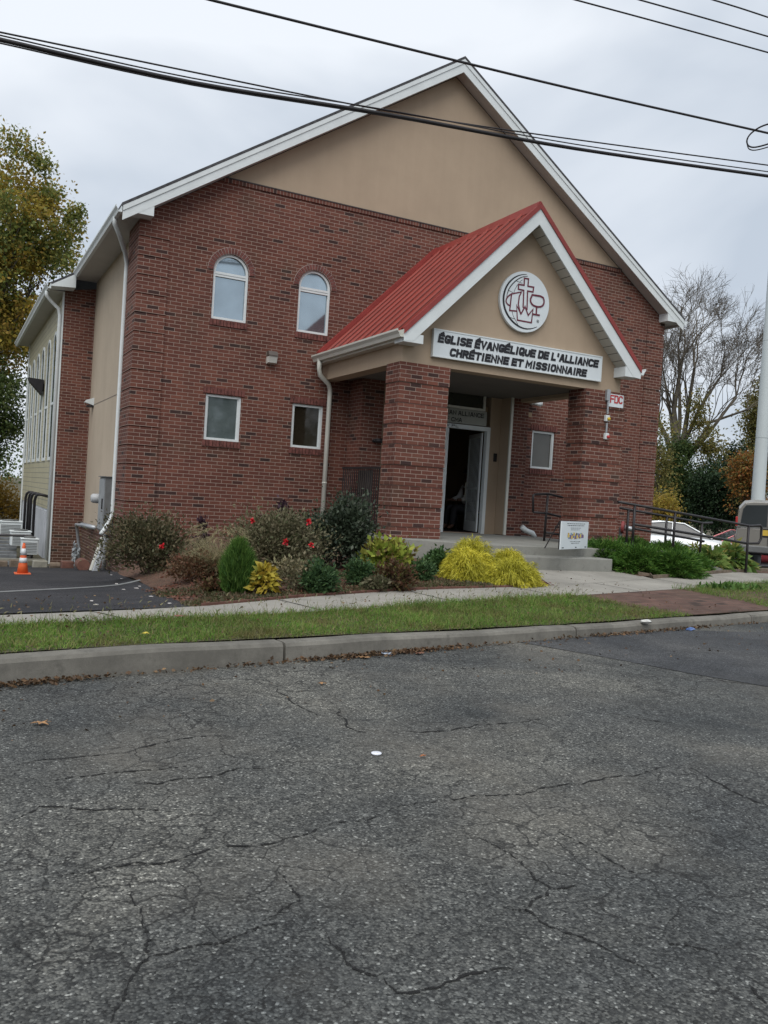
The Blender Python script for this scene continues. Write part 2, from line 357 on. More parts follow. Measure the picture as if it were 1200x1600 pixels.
def shrub(name, label, cat, base, rad, n, size, mat, clumps=40, spread=.22, aspect=.5, lo=.45, stems=8, group=None, parent=None, flowers=None, zc=None, tilt=.5):
    base = Vector(base); t = thing(name, label, cat, base, group)
    c = np.array(base)+np.array([0, 0, rad[2]*(.95 if zc is None else zc)])
    cc, cdir = shell(clumps, rad, lo); cc[:, 2] = np.maximum(cc[:, 2], -rad[2]*.8)
    per = RNG.integers(0, clumps, n); sz = RNG.uniform(.5, 1.25, clumps)
    off = RNG.normal(size=(n, 3))*np.array(rad)*spread*sz[per][:, None]
    P = c+cc[per]+off; P[:, 2] = np.maximum(P[:, 2], base.z+.02)
    D = unit(P-c)*.7+RNG.normal(size=(n, 3))*.6+np.array([0, 0, tilt])
    nc = max(10, int(clumps*.8)); kk = max(6, n//(nc*9)); dr = unit(RNG.normal(size=(nc, 3))*[1, 1, .5]+[0, 0, .75]); ln = RNG.uniform(.85, 1.32, nc)   # loose shoots beyond the mass
    tq = np.tile(np.linspace(.55, 1, kk), nc)[:, None]; di = np.repeat(dr, kk, 0); lq = np.repeat(ln, kk)[:, None]; b0 = c-np.array([0, 0, rad[2]*.55])
    PC = b0+di*np.array([rad[0], rad[1], rad[2]*1.5])*lq*tq+np.array([0, 0, -.12])*rad[2]*tq**3+RNG.normal(size=(nc*kk, 3))*size*.3
    P = np.concatenate([P, PC]); P[:, 2] = np.maximum(P[:, 2], base.z+.02); D = np.concatenate([D, di+RNG.normal(size=PC.shape)*.8])
    V, F = leaves(P, D, RNG.uniform(.5, 1.3, len(P))*size, aspect)
    npmesh('foliage', V, F, mat, t)
    mb = MB()
    for i in range(stems):
        e = Vector(c+cc[i % clumps]*.85); b = base+Vector((RNG.uniform(-.15, .15)*rad[0], RNG.uniform(-.15, .15)*rad[1], -.03))
        m = (b+e)/2+Vector(RNG.normal(size=3)*.04*rad[0]); r = .012*max(rad)
        mb.tube([b, m, e], [r*1.4, r, r*.4], 5)
    mb.build('stem', STEM, t, uv=False)
    if flowers:
        for (p, col) in flowers:
            P0 = np.repeat(np.array([p]), 26, 0); Dr = RNG.normal(size=(26, 3)); Dr[:, 1] -= .8
            V, F = leaves(P0+RNG.normal(size=(26, 3))*.008, Dr, .036, .9); npmesh('flower', V, F, col, t)
    return t
def branches(mb, p, d, L_, r, lvl, tips, spread=.55, up=.25, kids=(2, 3), twig=None, shrink=.76, seg=8, minr=.012, sag=0):
    pts = [p]; q = p.copy(); dd = d.copy(); k = 3 if lvl > 1 else 2
    for i in range(k):
        dd = (dd+Vector(RNG.normal(size=3)*.13)+Vector((0, 0, up*.18-sag))).normalized(); q = q+dd*(L_/k); pts.append(q)
    r2 = max(r*.68, minr*.8); rs = [r+(r2-r)*i/k for i in range(k+1)]
    mb.tube(pts, rs, max(3, seg if lvl > 3 else (5 if lvl > 1 else 3)), cap=False)
    tips.append((q, dd, lvl))
    if lvl <= 0: return
    nk = int(RNG.integers(kids[0], kids[1]+1))
    for j in range(nk):
        a = RNG.uniform(0, 2*math.pi); s = spread*RNG.uniform(.55, 1.2)
        if j == 0: s *= .45
        ax = dd.orthogonal().normalized(); ax.rotate(Matrix.Rotation(a, 3, dd)); nd = dd.copy(); nd.rotate(Matrix.Rotation(s, 3, ax)); nd = (nd+Vector((0, 0, up*.3))).normalized()
        start = q if j < 2 else pts[-2]
        branches(mb, start, nd, L_*shrink*RNG.uniform(.8, 1.15), max(r2*(.92 if j == 0 else .72), minr), lvl-1, tips, spread, up, kids, twig, shrink, seg, minr, sag)

# ---------------------------------------------------------------- ground, road, kerb, walks
def grid(name, xs, ys, zf, mat, parent=None, kind='structure'):
    X, Y = np.meshgrid(xs, ys); Z = zf(X, Y); V = np.stack([X, Y, Z], -1).reshape(-1, 3); nx, ny = len(xs), len(ys)
    i = np.arange(nx*ny).reshape(ny, nx); F = np.stack([i[:-1, :-1], i[:-1, 1:], i[1:, 1:], i[1:, :-1]], -1).reshape(-1, 4)
    return npmesh(name, V, F, mat, parent, kind, True)
xs = np.concatenate([np.linspace(-700, -30, 12), np.linspace(-25, -5, 12), np.arange(-4.5, 16, .25), np.linspace(17, 60, 18), np.linspace(80, 800, 10)])
ys = np.concatenate([np.linspace(-300, -20, 10), np.arange(-16, 8, .25), np.linspace(9, 60, 20), np.linspace(80, 900, 10)])
grid('ground', xs, ys, lambda x, y: h(x, y)-np.where(T(x, y) < .75, .3, .022), DIRT)
def strip(name, e0, e1, off, mat, n=60, m=8, kind='structure', zf=None):
    """sheet between two polylines, following the terrain"""
    def samp(P):
        P = np.array(P, float)[:, :2]; s = np.concatenate([[0], np.cumsum(np.linalg.norm(np.diff(P, axis=0), axis=1))]); u = np.linspace(0, s[-1], n)
        return np.stack([np.interp(u, s, P[:, 0]), np.interp(u, s, P[:, 1])], 1)
    A, B = samp(e0), samp(e1); k = np.linspace(0, 1, m)[:, None, None]; Q = A[None]*(1-k)+B[None]*k
    Z = (zf or h)(Q[..., 0], Q[..., 1])+off; V = np.concatenate([Q, Z[..., None]], -1).reshape(-1, 3)
    i = np.arange(n*m).reshape(m, n); F = np.stack([i[:-1, :-1], i[:-1, 1:], i[1:, 1:], i[1:, :-1]], -1).reshape(-1, 4)
    return npmesh(name, V, F, mat, None, kind, True)
def kpt(x, t): return (x-.2*t, kline(x)+.98*t)   # point t metres behind the kerb face
road = strip('road', [kpt(-90, -10), kpt(120, -10)], [kpt(-90, .01), kpt(120, .01)], 0, ROAD, 300, 30, zf=lambda x, y: 0*x)
# cracks traced on the carriageway
CRK = [
 [(-2.28,-13.01),(-2.29,-13.14),(-2.29,-13.26),(-2.29,-13.37),(-2.31,-13.46),(-2.35,-13.51),(-2.38,-13.56),(-2.41,-13.64),(-2.45,-13.71)],
 [(-2.31,-13.46),(-2.25,-13.46),(-2.19,-13.45),(-2.12,-13.46),(-2.06,-13.44),(-1.99,-13.41),(-1.93,-13.41)],
 [(-1.81,-13.04),(-1.8,-13.14),(-1.8,-13.26),(-1.81,-13.3),(-1.88,-13.33),(-1.96,-13.38)],
 [(-1.81,-13.5),(-1.81,-13.61),(-1.82,-13.69),(-1.79,-13.75),(-1.76,-13.79)],
 [(-2.48,-12.88),(-2.4,-12.89),(-2.32,-12.87),(-2.23,-12.86),(-2.14,-12.9),(-2.02,-12.86),(-1.89,-12.83),(-1.75,-12.86),(-1.61,-12.82),(-1.4,-12.75),(-1.23,-12.74)],
 [(-2.48,-11.97),(-2.35,-11.94),(-2.19,-11.92),(-2.04,-11.92),(-1.89,-11.92),(-1.75,-11.96)],
 [(-2.59,-11.72),(-2.32,-11.66),(-1.98,-11.6),(-1.75,-11.49),(-1.55,-11.48)],
 [(-0.87,-10.52),(-0.9,-10.78),(-0.91,-11.02),(-0.88,-11.25)],[(-0.68,-10.91),(-0.76,-11.21),(-0.82,-11.48),(-0.77,-11.62)],
 [(-2.62,-12.39),(-2.48,-12.24),(-2.33,-12.32),(-2.17,-12.37),(-2.01,-12.45)],[(-2.13,-12.03),(-1.99,-12.12),(-1.78,-12.09),(-1.58,-12.01),(-1.37,-12.02)],
 [(-1.02,-12.98),(-0.97,-13.09),(-0.95,-13.22),(-0.97,-13.36),(-0.99,-13.45),(-0.99,-13.5),(-1.1,-13.55),(-1.16,-13.6),(-1.16,-13.69),(-1.14,-13.75),(-1.1,-13.8),(-1.08,-13.86),(-1.07,-13.94),(-1.05,-13.98),(-1.05,-14.03),(-1.07,-14.08)],
 [(-1.22,-13.55),(-1.16,-13.6)],[(-0.99,-13.5),(-0.89,-13.51)],[(-0.64,-13.1),(-0.63,-13.2),(-0.62,-13.33),(-0.62,-13.44),(-0.61,-13.51)],
 [(0.59,-12.63),(0.54,-12.8),(0.5,-12.95),(0.5,-13.06),(0.5,-13.17)],
 [(-1.21,-12.71),(-1.03,-12.65),(-0.88,-12.66),(-0.71,-12.65),(-0.52,-12.71),(-0.33,-12.66),(-0.15,-12.67),(0.16,-12.64),(0.38,-12.6),(0.56,-12.57)],
 [(0.95,-11.61),(1.02,-11.71),(1.09,-11.81),(1.2,-11.91)],[(-0.67,-11.65),(-0.46,-11.7),(-0.19,-11.67),(0.14,-11.65),(0.46,-11.65)],
 [(-0.88,-13.92),(-0.82,-13.96),(-0.78,-14.02)],[(-1.76,-13.78),(-1.76,-13.85),(-1.65,-13.87),(-1.5,-13.85),(-1.39,-13.87)],[(-0.82,-14.16),(-0.86,-14.25)],[(2.71,-10.78),(2.67,-11.02),(2.85,-11.17)]]
crackm = plain('crack_black', (.009, .009, .009), .95, .3, 30)  # flat black for the open cracks and scored joints
mb = MB()
for ln in CRK:
    pts = [Vector((a, b, 0)) for a, b in ln]
    for _ in range(3):   # fractal wobble
        q = [pts[0]]
        for a, b in zip(pts, pts[1:]):
            l = (b-a).length; q += [(a+b)/2+Vector((random.uniform(-1, 1), random.uniform(-1, 1), 0))*l*.13, b]
        pts = q
    n = len(pts)
    wd = 1.15*(1 if pts[0].y < -12.9 else 1.25)
    for i, (a, b) in enumerate(zip(pts, pts[1:])):
        s = (b-a).normalized().cross(Vector((0, 0, 1))); w0 = wd*.0040*(1-abs(2*i/n-1)**3*.8)*random.choice((.15, .4, .8, 1, 1.5))
        mb.add([a-s*w0+Vector((0, 0, .003)), a+s*w0+Vector((0, 0, .003)), b+s*w0*.8+Vector((0, 0, .003)), b-s*w0*.8+Vector((0, 0, .003))], [(0, 1, 2, 3)])
mb.build('road_crack', crackm, road, uv=False, kind='structure')
mb = MB(); edge = [(2.02, -9.23), (2.4, -10.07), (2.64, -10.85), (2.85, -11.28)]
poly = [(2.02, -9.19), (2.2, -9.6), (2.4, -10.07), (2.64, -10.75), (2.9, -11.28), (3.6, -11.0), (4.2, -10.2), (4.8, -9.75), (6.5, -9.1), (5.2, -8.9), (4.45, -8.74), (3.4, -8.94)]
mb.sheet(poly, [], lambda x, y: (x, y, .004)); mb.build('asphalt_patch', PATCHM, None, uv=False, kind='structure')
# kerb: cast lengths with open joints
joints = [-.53+3.37*k for k in range(-10, 22)]
kerb = MB()
for j0, j1 in zip(joints, joints[1:]):
    a, b = j0+.012, j1-.012; nseg = 14; prof = []
    for i in range(nseg+1):
        x = a+(b-a)*i/nseg; k = float(kh(x))+.004*math.sin(x*3.1)+random.uniform(-.002, .002); w = random.uniform(-.003, .003)
        prof.append([(*kpt(x, 0+w), -.05), (*kpt(x, .012+w), k-.03), (*kpt(x, .03), k-.006), (*kpt(x, .055), k), (*kpt(x, .15), k+.002), (*kpt(x, .155), -.05)])
    V = [p for r in prof for p in r]; F = [(i*6+j, i*6+j+1, (i+1)*6+j+1, (i+1)*6+j) for i in range(nseg) for j in range(5)]
    F += [tuple(range(6)), tuple(nseg*6+j for j in range(5, -1, -1))]; kerb.add(V, F)
kerb.build('kerb', KERB, None, kind='structure', uv=False)
B = [kpt(-90, 1.9), kpt(-8, 1.5)]+[tuple(onz(a, b, z))[:2] for a, b, z in ((0, 966, .19), (300, 946, .215), (640, 922, .24), (862, 915.5, .245), (1020, 907, .235), (1200, 896, .215))]+[(30, 1.5), (120, 20)]
def Bx(x): return float(np.interp(x, [p[0] for p in B], [p[1] for p in B]))
Fr = [kpt(x, 1.0 if x < 0 else (1.0+.085*x if x < 8 else 1.68+.2*(x-8)*.6)) for x in (-90, -8, -3, 0, 2, 4, 6, 8, 10, 14, 18, 30, 120)]
def Fx(x): return float(np.interp(x, [p[0] for p in Fr], [p[1] for p in Fr]))
sxs = [-40, -12, -6, -4, -3, -2, -1, 0, 1, 2, 3, 4, 5, 6, 7, 8, 9, 10, 12, 14, 18, 30, 60]
strip('sidewalk', [(x, Fx(x)) for x in sxs], [(x, Bx(x)) for x in sxs], .012, CONC, 160, 6)
# sidewalk joints: dark scored lines
mb = MB()
for jx in (-5.2, -3.4, -1.55, .3, 2.1, 3.9, 5.7, 7.5, 9.3, 11.1):
    p0 = Vector((jx, Fx(jx), 0)); p1 = Vector((jx-.22, Bx(jx-.22), 0)); s = Vector((.008, 0, 0)); pr = []
    for k in range(5):
        q = p0.lerp(p1, k/4); z = hz(q.x, q.y)+.016; pr.append((q.x, q.y, z))
    for a, b in zip(pr, pr[1:]): mb.add([(a[0]-.008, a[1], a[2]), (a[0]+.008, a[1], a[2]), (b[0]+.008, b[1], b[2]), (b[0]-.008, b[1], b[2])], [(0, 1, 2, 3)])
mb.build('sidewalk_joint', crackm, None, uv=False, kind='structure')
# entrance path from sidewalk to the steps
pl = [tuple(onz(862, 915.5, .245))[:2], (4.9, -5.7), (5.3, -5.0), (5.5, -4.3)]
prr = [tuple(onz(1020, 907, .235))[:2], (7.35, -5.15), (7.3, -4.75), (7.25, -4.3)]
strip('entrance_path', pl, prr, .014, CONC, 30, 12)
# driveway
dedge = [(-.86, -8.12), (-.72, -6.8), (-.66, -5.6), (-.62, -4.2), (-.45, -2.6), (-.2, -.9), (.0, -.02), (.1, .9), (.1, 2.5), (.1, 3.4), (-.3, 3.5), (-.9, 3.9), (-1.5, 4.6), (-2.4, 5.5)]
ledge = [(-7, Bx(-7)), (-7, -6), (-7, -4), (-7, -2), (-7, 0), (-7, 2), (-7, 3), (-7, 5)]
strip('driveway', dedge[::1], ledge, .01, DRIVE, 90, 30)
# white line across the driveway
mb = MB(); LP = [G(a, b, .014) for a, b in ((-60, 928), (0, 925), (60, 922), (110, 919.5), (160, 916.5), (185, 914), (205, 910), (219, 906.5))]
for a, b in zip(LP, LP[1:]):
    w = Vector((0, .05, 0)); up = Vector((0, 0, .004)); mb.add([a-w+up, b-w+up, b+w+up, a+w+up], [(0, 1, 2, 3)])
mb.build('painted_line', concmat('worn_white_paint', (.20, .205, .205), 3), None, uv=False, kind='structure')
# verge of soil and grass; brick paver strip
vx = [-40, -14, -8, -5, -4, -3, -2, -1, 0, 1, 2, 3, 4, 5, 6, 7, 8, 10, 12, 14, 18, 30, 60]
strip('verge', [kpt(x, .15) for x in vx], [(x, Fx(x)) for x in vx], .004, SOIL, 200, 6)
pA = [(4.25, -7.42), (5.6, -6.98), (7.0, -6.55), (7.65, -6.3), (8.3, -6.12)]; 
strip('brick_paving', [kpt(x, .155) for x in (4.95, 6, 7, 8, 9, 10.5)], [(x, Fx(x)) for x in (4.0, 5, 6, 7, 7.6, 8.6)], .009, PAVER, 40, 10)
for m_ in (bpy.data.objects['brick_paving'],):
    me = m_.data; ul = me.uv_layers.new(name='UV'); co = np.array([v.co[:] for v in me.vertices]); vi = np.array([l.vertex_index for l in me.loops]); c = co[vi]
    ul.data.foreach_set('uv', np.stack([c[:, 0]*.98+c[:, 1]*.2+50, -c[:, 0]*.2+c[:, 1]*.98+50], 1).ravel())
# planting beds
bedx = [-.86, -.4, 0, .5, 1, 1.5, 2, 2.5, 3, 3.5, 4.2, 4.6]
strip('mulch_bed', [(x, Bx(x)+.02) for x in bedx], [(-.5, -3), (-.3, -1.2), (0, -.03), (1, -.03), (2, -.03), (3, -.03), (3.5, -.03), (3.56, -1), (3.56, -2), (3.56, -3.3), (4.4, -4.2), (5.2, -4.6)], .012, MULCH, 60, 30)
strip('mulch_bed', [(7.25, -5.3), (8.2, Bx(8.2)+.03), (9.5, Bx(9.5)+.03), (11, Bx(11)+.03), (13, Bx(13)+.03), (16, Bx(16)+.03)], [(7.25, -4.2), (7.6, -4.5), (8.7, -4.4), (9.6, -4.3), (12, -4.1), (14, -3.8), (16, -1.5)], .016, MULCH, 50, 14)
# red edging boards along the beds
mb = MB()
for P0 in ([(x, Bx(x)+.01) for x in np.arange(-.75, 4.3, .35)],):
    for a, b in zip(P0, P0[1:]):
        za, zb = hz(*a), hz(*b); mb.hexa([(a[0], a[1], za-.02), (b[0], b[1], zb-.02), (b[0], b[1]+.025, zb-.02), (a[0], a[1]+.025, za-.02), (a[0], a[1], za+.035), (b[0], b[1], zb+.035), (b[0], b[1]+.025, zb+.035), (a[0], a[1]+.025, za+.035)])
tag(mb.build('bed_edging', WOODRED, None, uv=False), 'low red-brown edging strip along the front of the left planting bed', 'edging')
mb = MB()
P0 = [prr[1], (7.5, -5.27), prr[0]]+[(x, Bx(x)+.01) for x in (8.6, 9.6, 10.6, 12, 13.5, 15)]
for a, b in zip(P0, P0[1:]):
    za, zb = hz(*a), hz(*b); mb.hexa([(a[0], a[1], za-.02), (b[0], b[1], zb-.02), (b[0]+.02, b[1]+.04, zb-.02), (a[0]+.02, a[1]+.04, za-.02), (a[0], a[1], za+.07), (b[0], b[1], zb+.06), (b[0]+.02, b[1]+.04, zb+.06), (a[0]+.02, a[1]+.04, za+.07)])
tag(mb.build('bed_edging', WOODOLD, None, uv=False), 'dark weathered edging board under the spreading juniper right of the path', 'edging')

# ================================================================= THE CHURCH
WD = 12.58; XM = 6.29
ch = thing('church', 'red brick and tan stucco church with white eaves and red-roofed porch', 'church', (0, 0, 0))
def under(x): return 10.24-.665*abs(x-XM)
ZB = 7.04
def win_arch(xl, xr, z0, zs, n=16):      # loop with semicircular-ish head
    cx, r = (xl+xr)/2, (xr-xl)/2; return [(xl, z0), (xr, z0)]+[(cx+r*math.cos(math.pi*i/n), zs+r*math.sin(math.pi*i/n)) for i in range(n+1)]
def rect(xl, xr, z0, z1): return [(xl, z0), (xr, z0), (xr, z1), (xl, z1)]
UA = (1.361, 1.361+.674); UB = (3.055, 3.055+.668)
zu0, zus = 4.747-.32, 5.643-.32
zl0, zl1 = 2.495-.32, 3.346-.32
LA = (1.351, 1.351+.685); LB = (3.071, 3.071+.646); LE = (8.851, 8.851+.63)
holes = [win_arch(*UA, zu0, zus), win_arch(*UB, zu0, zus), rect(*LA, zl0, zl1), rect(*LB, zl0, zl1), rect(*LE, zl0, zl1)]
DX0, DX1 = 5.05, 7.62    # entrance block opening
holes.append(rect(4.7, 8.0, .66, 4.6))
xb = XM-(10.24-ZB)/.665
outer = [(0, -.95), (WD, -.95), (WD, under(WD)), (2*XM-xb, ZB), (xb, ZB), (0, under(0))]
fm = MB(); fm.sheet(outer, holes, lambda x, z: (x, 0, z))
for hl in holes:
    n = len(hl)
    for i in range(n):
        a, b = hl[i], hl[(i+1) % n]; fm.add([(a[0], 0, a[1]), (b[0], 0, b[1]), (b[0], .11, b[1]), (a[0], .11, a[1])], [(0, 1, 2, 3)])
fm.add([(0, 0, -.95), (0, .95, -.95), (0, .95, 6.0), (0, 0, 6.0)], [(0, 1, 2, 3)])
fm.add([(0, .95, -.95), (.1, .95, -.95), (.1, .95, 6.0), (0, .95, 6.0)], [(0, 1, 2, 3)])
fm.add([(WD, 0, -.95), (WD, 14, -.95), (WD, 14, 6.06), (WD, 0, 6.06)], [(0, 1, 2, 3)])
fm.build('front_wall', BRICK, ch)
gm = MB(); gm.prism([(xb, 0, ZB), (2*XM-xb, 0, ZB), (XM, 0, 10.24)], (0, .1, 0)); gm.build('gable_wall', STUCCO, ch)
bm_ = MB(); bm_.box(xb-.02, 2*XM-xb+.02, -.025, .0, ZB-.075, ZB-.002); bm_.build('brick_ledge', BRICK_S, ch)
cm_ = MB(); cm_.box(xb-.02, 2*XM-xb+.02, -.035, -.001, ZB, ZB+.02); cm_.build('ledge_flashing', plain('dark_flashing', (.05, .04, .04), .6), ch)
# quoins
for side in (0, 1):
  qm = MB()
  for k in range(-2, 17):
    z1 = 5.68-.3387*k; z0 = z1-.3387+.02
    if z0 > 5.75: continue
    z1b = min(z1, 6.0)
    if side == 0: qm.box(-.024, .52, -.024, .0, z0, z1b); qm.box(-.024, 0, 0, .95, z0, z1b)
    else: qm.box(WD-.52, WD+.024, -.024, 0, z0, z1b)
  qm.build('quoin', BRICK, ch)
# side wall
sw = MB(); sw.add([(.1, .95, .2), (.1, 5.75, .2), (.1, 5.75, 6.0), (.1, .95, 6.0)], [(0, 1, 2, 3)]); sw.add([(.1, .95, .2), (.1, 5.75, .2), (.16, 5.75, .2), (.16, .95, .2)], [(0, 1, 2, 3)])
sw.build('side_wall', STUCCO_S, ch)
sb_ = MB(); sb_.add([(.06, .95, -.95), (.06, 5.75, -.95), (.06, 5.75, .2), (.06, .95, .2)], [(0, 1, 2, 3)]); sb_.add([(.06, .95, .2), (.06, 5.75, .2), (.1, 5.75, .2), (.1, .95, .2)], [(0, 1, 2, 3)])
sb_.box(.03, .1, .95, 5.75, .17, .235); sb_.build('base_wall', BRICK, ch)
jt = MB(); jt.box(.095, .1, .95, 5.6, 3.03, 3.042); jt.build('stucco_joint', plain('joint_grey', (.16, .14, .12)), ch)

# main roof
OV, OY, YB = .39, -.3, 5.3
def top(x): return 10.53-.665*abs(x-XM)
rm = MB()
for sx in (-1, 1):
    xe = XM+sx*(XM+OV); rm.hexa([(XM, OY-.02, top(XM)-.03), (xe, OY-.02, top(xe)-.03), (xe, 14, top(xe)-.03), (XM, 14, top(XM)-.03), (XM, OY-.02, top(XM)+.02), (xe, OY-.02, top(xe)+.02), (xe, 14, top(xe)+.02), (XM, 14, top(XM)+.02)])
rf = rm.build('roof', SHINGLE, ch)
fa = MB()
for sx in (-1, 1):
    xe = XM+sx*(XM+OV-.02); zt = lambda x: top(x)-.035
    fa.prism([(XM, OY-.015, zt(XM)), (xe, OY-.015, zt(xe)), (xe, OY-.015, zt(xe)-.09), (XM, OY-.015, zt(XM)-.09)], (0, .03, 0))
    fa.prism([(XM, OY, zt(XM)-.085), (xe, OY, zt(xe)-.085), (xe, OY, zt(xe)-.25), (XM, OY, zt(XM)-.27)], (0, .025, 0))
    # eave return box
    x0 = XM+sx*(XM+OV-.02); x1 = XM+sx*(XM-.16)
    fa.prism([(x0, OY+.003, 5.985), (x1, OY+.003, 5.985), (x1, OY+.003, top(x1)-.2), (x0, OY+.003, top(x0)-.1)], (0, .295, 0))
fa.build('rake_fascia', WHITE, rf)
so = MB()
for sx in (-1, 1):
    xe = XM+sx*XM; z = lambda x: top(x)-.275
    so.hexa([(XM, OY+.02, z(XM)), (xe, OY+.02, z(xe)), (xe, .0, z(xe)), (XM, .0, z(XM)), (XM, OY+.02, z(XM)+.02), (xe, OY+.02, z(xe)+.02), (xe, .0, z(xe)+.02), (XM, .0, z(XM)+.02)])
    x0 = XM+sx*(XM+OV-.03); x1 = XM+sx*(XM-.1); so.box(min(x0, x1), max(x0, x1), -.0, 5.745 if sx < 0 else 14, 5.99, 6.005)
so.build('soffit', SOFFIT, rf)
def gutter(name_parent, x, sgn, y0, y1, zt, mat, wdt=.11, hgt=.12):   # K-style trough along y; outer side sgn
    g = MB(); w, hh = wdt*sgn, hgt
    prof = [(x, zt), (x, zt-hh), (x+w*.55, zt-hh), (x+w*.7, zt-hh*.6), (x+w, zt-hh*.25), (x+w, zt), (x+w*.9, zt-.012), (x+w*.9, zt-hh*.2), (x+w*.55, zt-hh*.85), (x+.01*sgn, zt-hh*.85), (x+.01*sgn, zt)]
    return g.prism([(p[0], y0, p[1]) for p in prof], (0, y1-y0, 0)).build('gutter', mat, name_parent)
ze = top(-OV)-.02
gutter(rf, -OV+.01, -1, OY-.0, YB, ze, WHITE); gutter(rf, WD+OV-.01, 1, OY, 14, ze, WHITE)
ef = MB(); ef.box(-OV+.0, -OV+.02, OY+.3, YB, 5.985, ze); ef.build('eave_fascia', WHITE, rf); ef = MB(); ef.box(WD+OV-.02, WD+OV, OY+.3, 14, 5.985, ze); ef.build('eave_fascia', WHITE, rf)
ds = MB(); ds.tube([(-.42, .16, 5.98), (-.42, .18, 5.86), (-.3, .35, 5.72), (-.12, .72, 5.52), (-.045, .92, 5.38), (-.045, .95, 5.2), (-.045, .95, .72), (-.07, .95, .58), (-.2, .8, .38), (-.27, .72, .3)], .04, 10)
ds.build('downspout', WHITE, ch, smooth=True)
MORT = plain('mortar', (.40, .33, .30), .9, .15, 9)
# windows
def window(xl, xr, z0, z1, arch, pane, y=.055, soldier=True, thick=.045):
    fw = thick; loops = (win_arch(xl, xr, z0, z1) if arch else rect(xl, xr, z0, z1))
    inner = (win_arch(xl+fw, xr-fw, z0+fw, z1) if arch else rect(xl+fw, xr-fw, z0+fw, z1-fw))
    m = MB(); m.sheet(loops, [inner], lambda x, z: (x, y-.03, z))
    for lp, d in ((inner, 1), (loops, -1)):
        for i in range(len(lp)): a, b = lp[i], lp[(i+1) % len(lp)]; m.add([(a[0], y-.03, a[1]), (b[0], y-.03, b[1]), (b[0], y+.03, b[1]), (a[0], y+.03, a[1])], [(0, 1, 2, 3)])
    # inner sash line
    f2 = fw+.018
    if arch: m.box(xl+fw, xr-fw, y-.025, y+.025, z1-.055, z1-.012); m.box(xl+fw, xr-fw, y-.025, y+.025, z1-.10, z1-.065)
    else: m.box(xl+fw, xl+f2, y-.012, y+.02, z0+fw, z1-fw); m.box(xr-f2, xr-fw, y-.012, y+.02, z0+fw, z1-fw)
    w = m.build('window', WHITE, ch)
    g = MB(); g.sheet(inner, [], lambda x, z: (x, y+.012, z)); g.build('pane', pane, w, uv=False)
    v = MB()
    if arch:
        cx, r = (xl+xr)/2, (xr-xl)/2; nb = 21
        for i in range(nb):
            a0, a1 = math.pi*(i+.1)/nb, math.pi*(i+.9)/nb; p = []
            for yy in (-.022, .0):
                p += [(cx+rr*math.cos(a), yy, z1+rr*math.sin(a)) for rr, a in ((r+.012, a0), (r+.115, a0), (r+.115, a1), (r+.012, a1))]
            v.hexa(p)
    else:
        nb = round((xr-xl+.12)/.0677)
        for i in range(nb): x = xl-.06+i*(xr-xl+.12)/nb; v.box(x+.004, x+.06, -.02, 0, z1+.012, z1+.13)
    if arch:
        ring_ = [(cx+(r+.122)*math.cos(math.pi*i/24), z1+(r+.122)*math.sin(math.pi*i/24)) for i in range(25)]; inn = [(cx+(r+.002)*math.cos(math.pi*i/24), z1+(r+.002)*math.sin(math.pi*i/24)) for i in range(25)]
        v.build('brick_arch', VOUS, w); v = MB()
        mr = MB(); mr.sheet(ring_+inn[::-1], [], lambda x, z: (x, -.012, z)); mr.build('mortar_ring', MORT, w, uv=False)
    else: v.build('brick_lintel', VOUS, w); v = MB()
    nb = round((xr-xl+.06)/.0677)
    for i in range(nb): x = xl-.03+i*(xr-xl+.06)/nb; v.box(x+.004, x+.06, -.025, .05, z0-.12, z0-.008)
    v.build('brick_sill', VOUS, w)
    return w
window(*UA, zu0, zus, True, PANE_SKY); window(*UB, zu0, zus, True, PANE_SKY)
window(*LA, zl0, zl1, False, PANE_MID); window(*LB, zl0, zl1, False, PANE_DARK); window(*LE, zl0, zl1, False, PANE_CURT)

# entrance block: pilasters, recessed stucco, doors
for a_, b_, c_ in ((4.28, 4.75, -.1), (7.84, 8.27, .6)): pm = MB(); pm.box(a_, b_, -.6, -.002, c_, 3.6); pm.build('entrance_pilaster', BRICK, ch)
YD = -.25
en = MB(); en.sheet(rect(4.75, 7.84, .6, 4.9), [rect(5.0, 7.53, .66, 3.95)], lambda x, z: (x, YD, z)); en.box(7.8, 7.84, YD-.35, YD-.004, .66, 3.6)
for a, b in (((5.0, .66), (5.0, 3.95)), ((7.53, .66), (7.53, 3.95)), ((5.0, 3.95), (7.53, 3.95))): en.add([(a[0], YD, a[1]), (b[0], YD, b[1]), (b[0], YD+.2, b[1]), (a[0], YD+.2, a[1])], [(0, 1, 2, 3)])
en.build('entrance_wall', STUCCO, ch)
tr = MB(); tr.box(7.79, 7.845, -.64, -.6, .66, 3.6); tr.build('entrance_trim', CREAM, ch)
df = MB(); zt = 2.86
df.box(7.45, 7.53, YD-.03, YD+.08, .65, 2.95); df.box(5.0, 5.08, YD-.03, YD+.08, .65, 2.95); df.box(5.08, 7.45, YD-.03, YD+.08, zt, 2.95); df.box(6.42, 6.50, YD-.01, YD+.08, .65, zt)
df.build('door_frame', WHITE, ch)
tf = MB(); tl = [(5.0, 3.28), (7.36, 3.28), (7.36, 3.9), (7.2, 4.15), (5.16, 4.15), (5.0, 3.9)]; ti = [(5.05, 3.33), (7.31, 3.33), (7.31, 3.88), (7.17, 4.1), (5.19, 4.1), (5.05, 3.88)]
tf.sheet(tl, [ti], lambda x, z: (x, YD-.04, z))
for lp in (tl, ti):
    for i in range(6): a, b = lp[i], lp[(i+1) % 6]; tf.add([(a[0], YD-.04, a[1]), (b[0], YD-.04, b[1]), (b[0], YD+.02, b[1]), (a[0], YD+.02, a[1])], [(0, 1, 2, 3)])
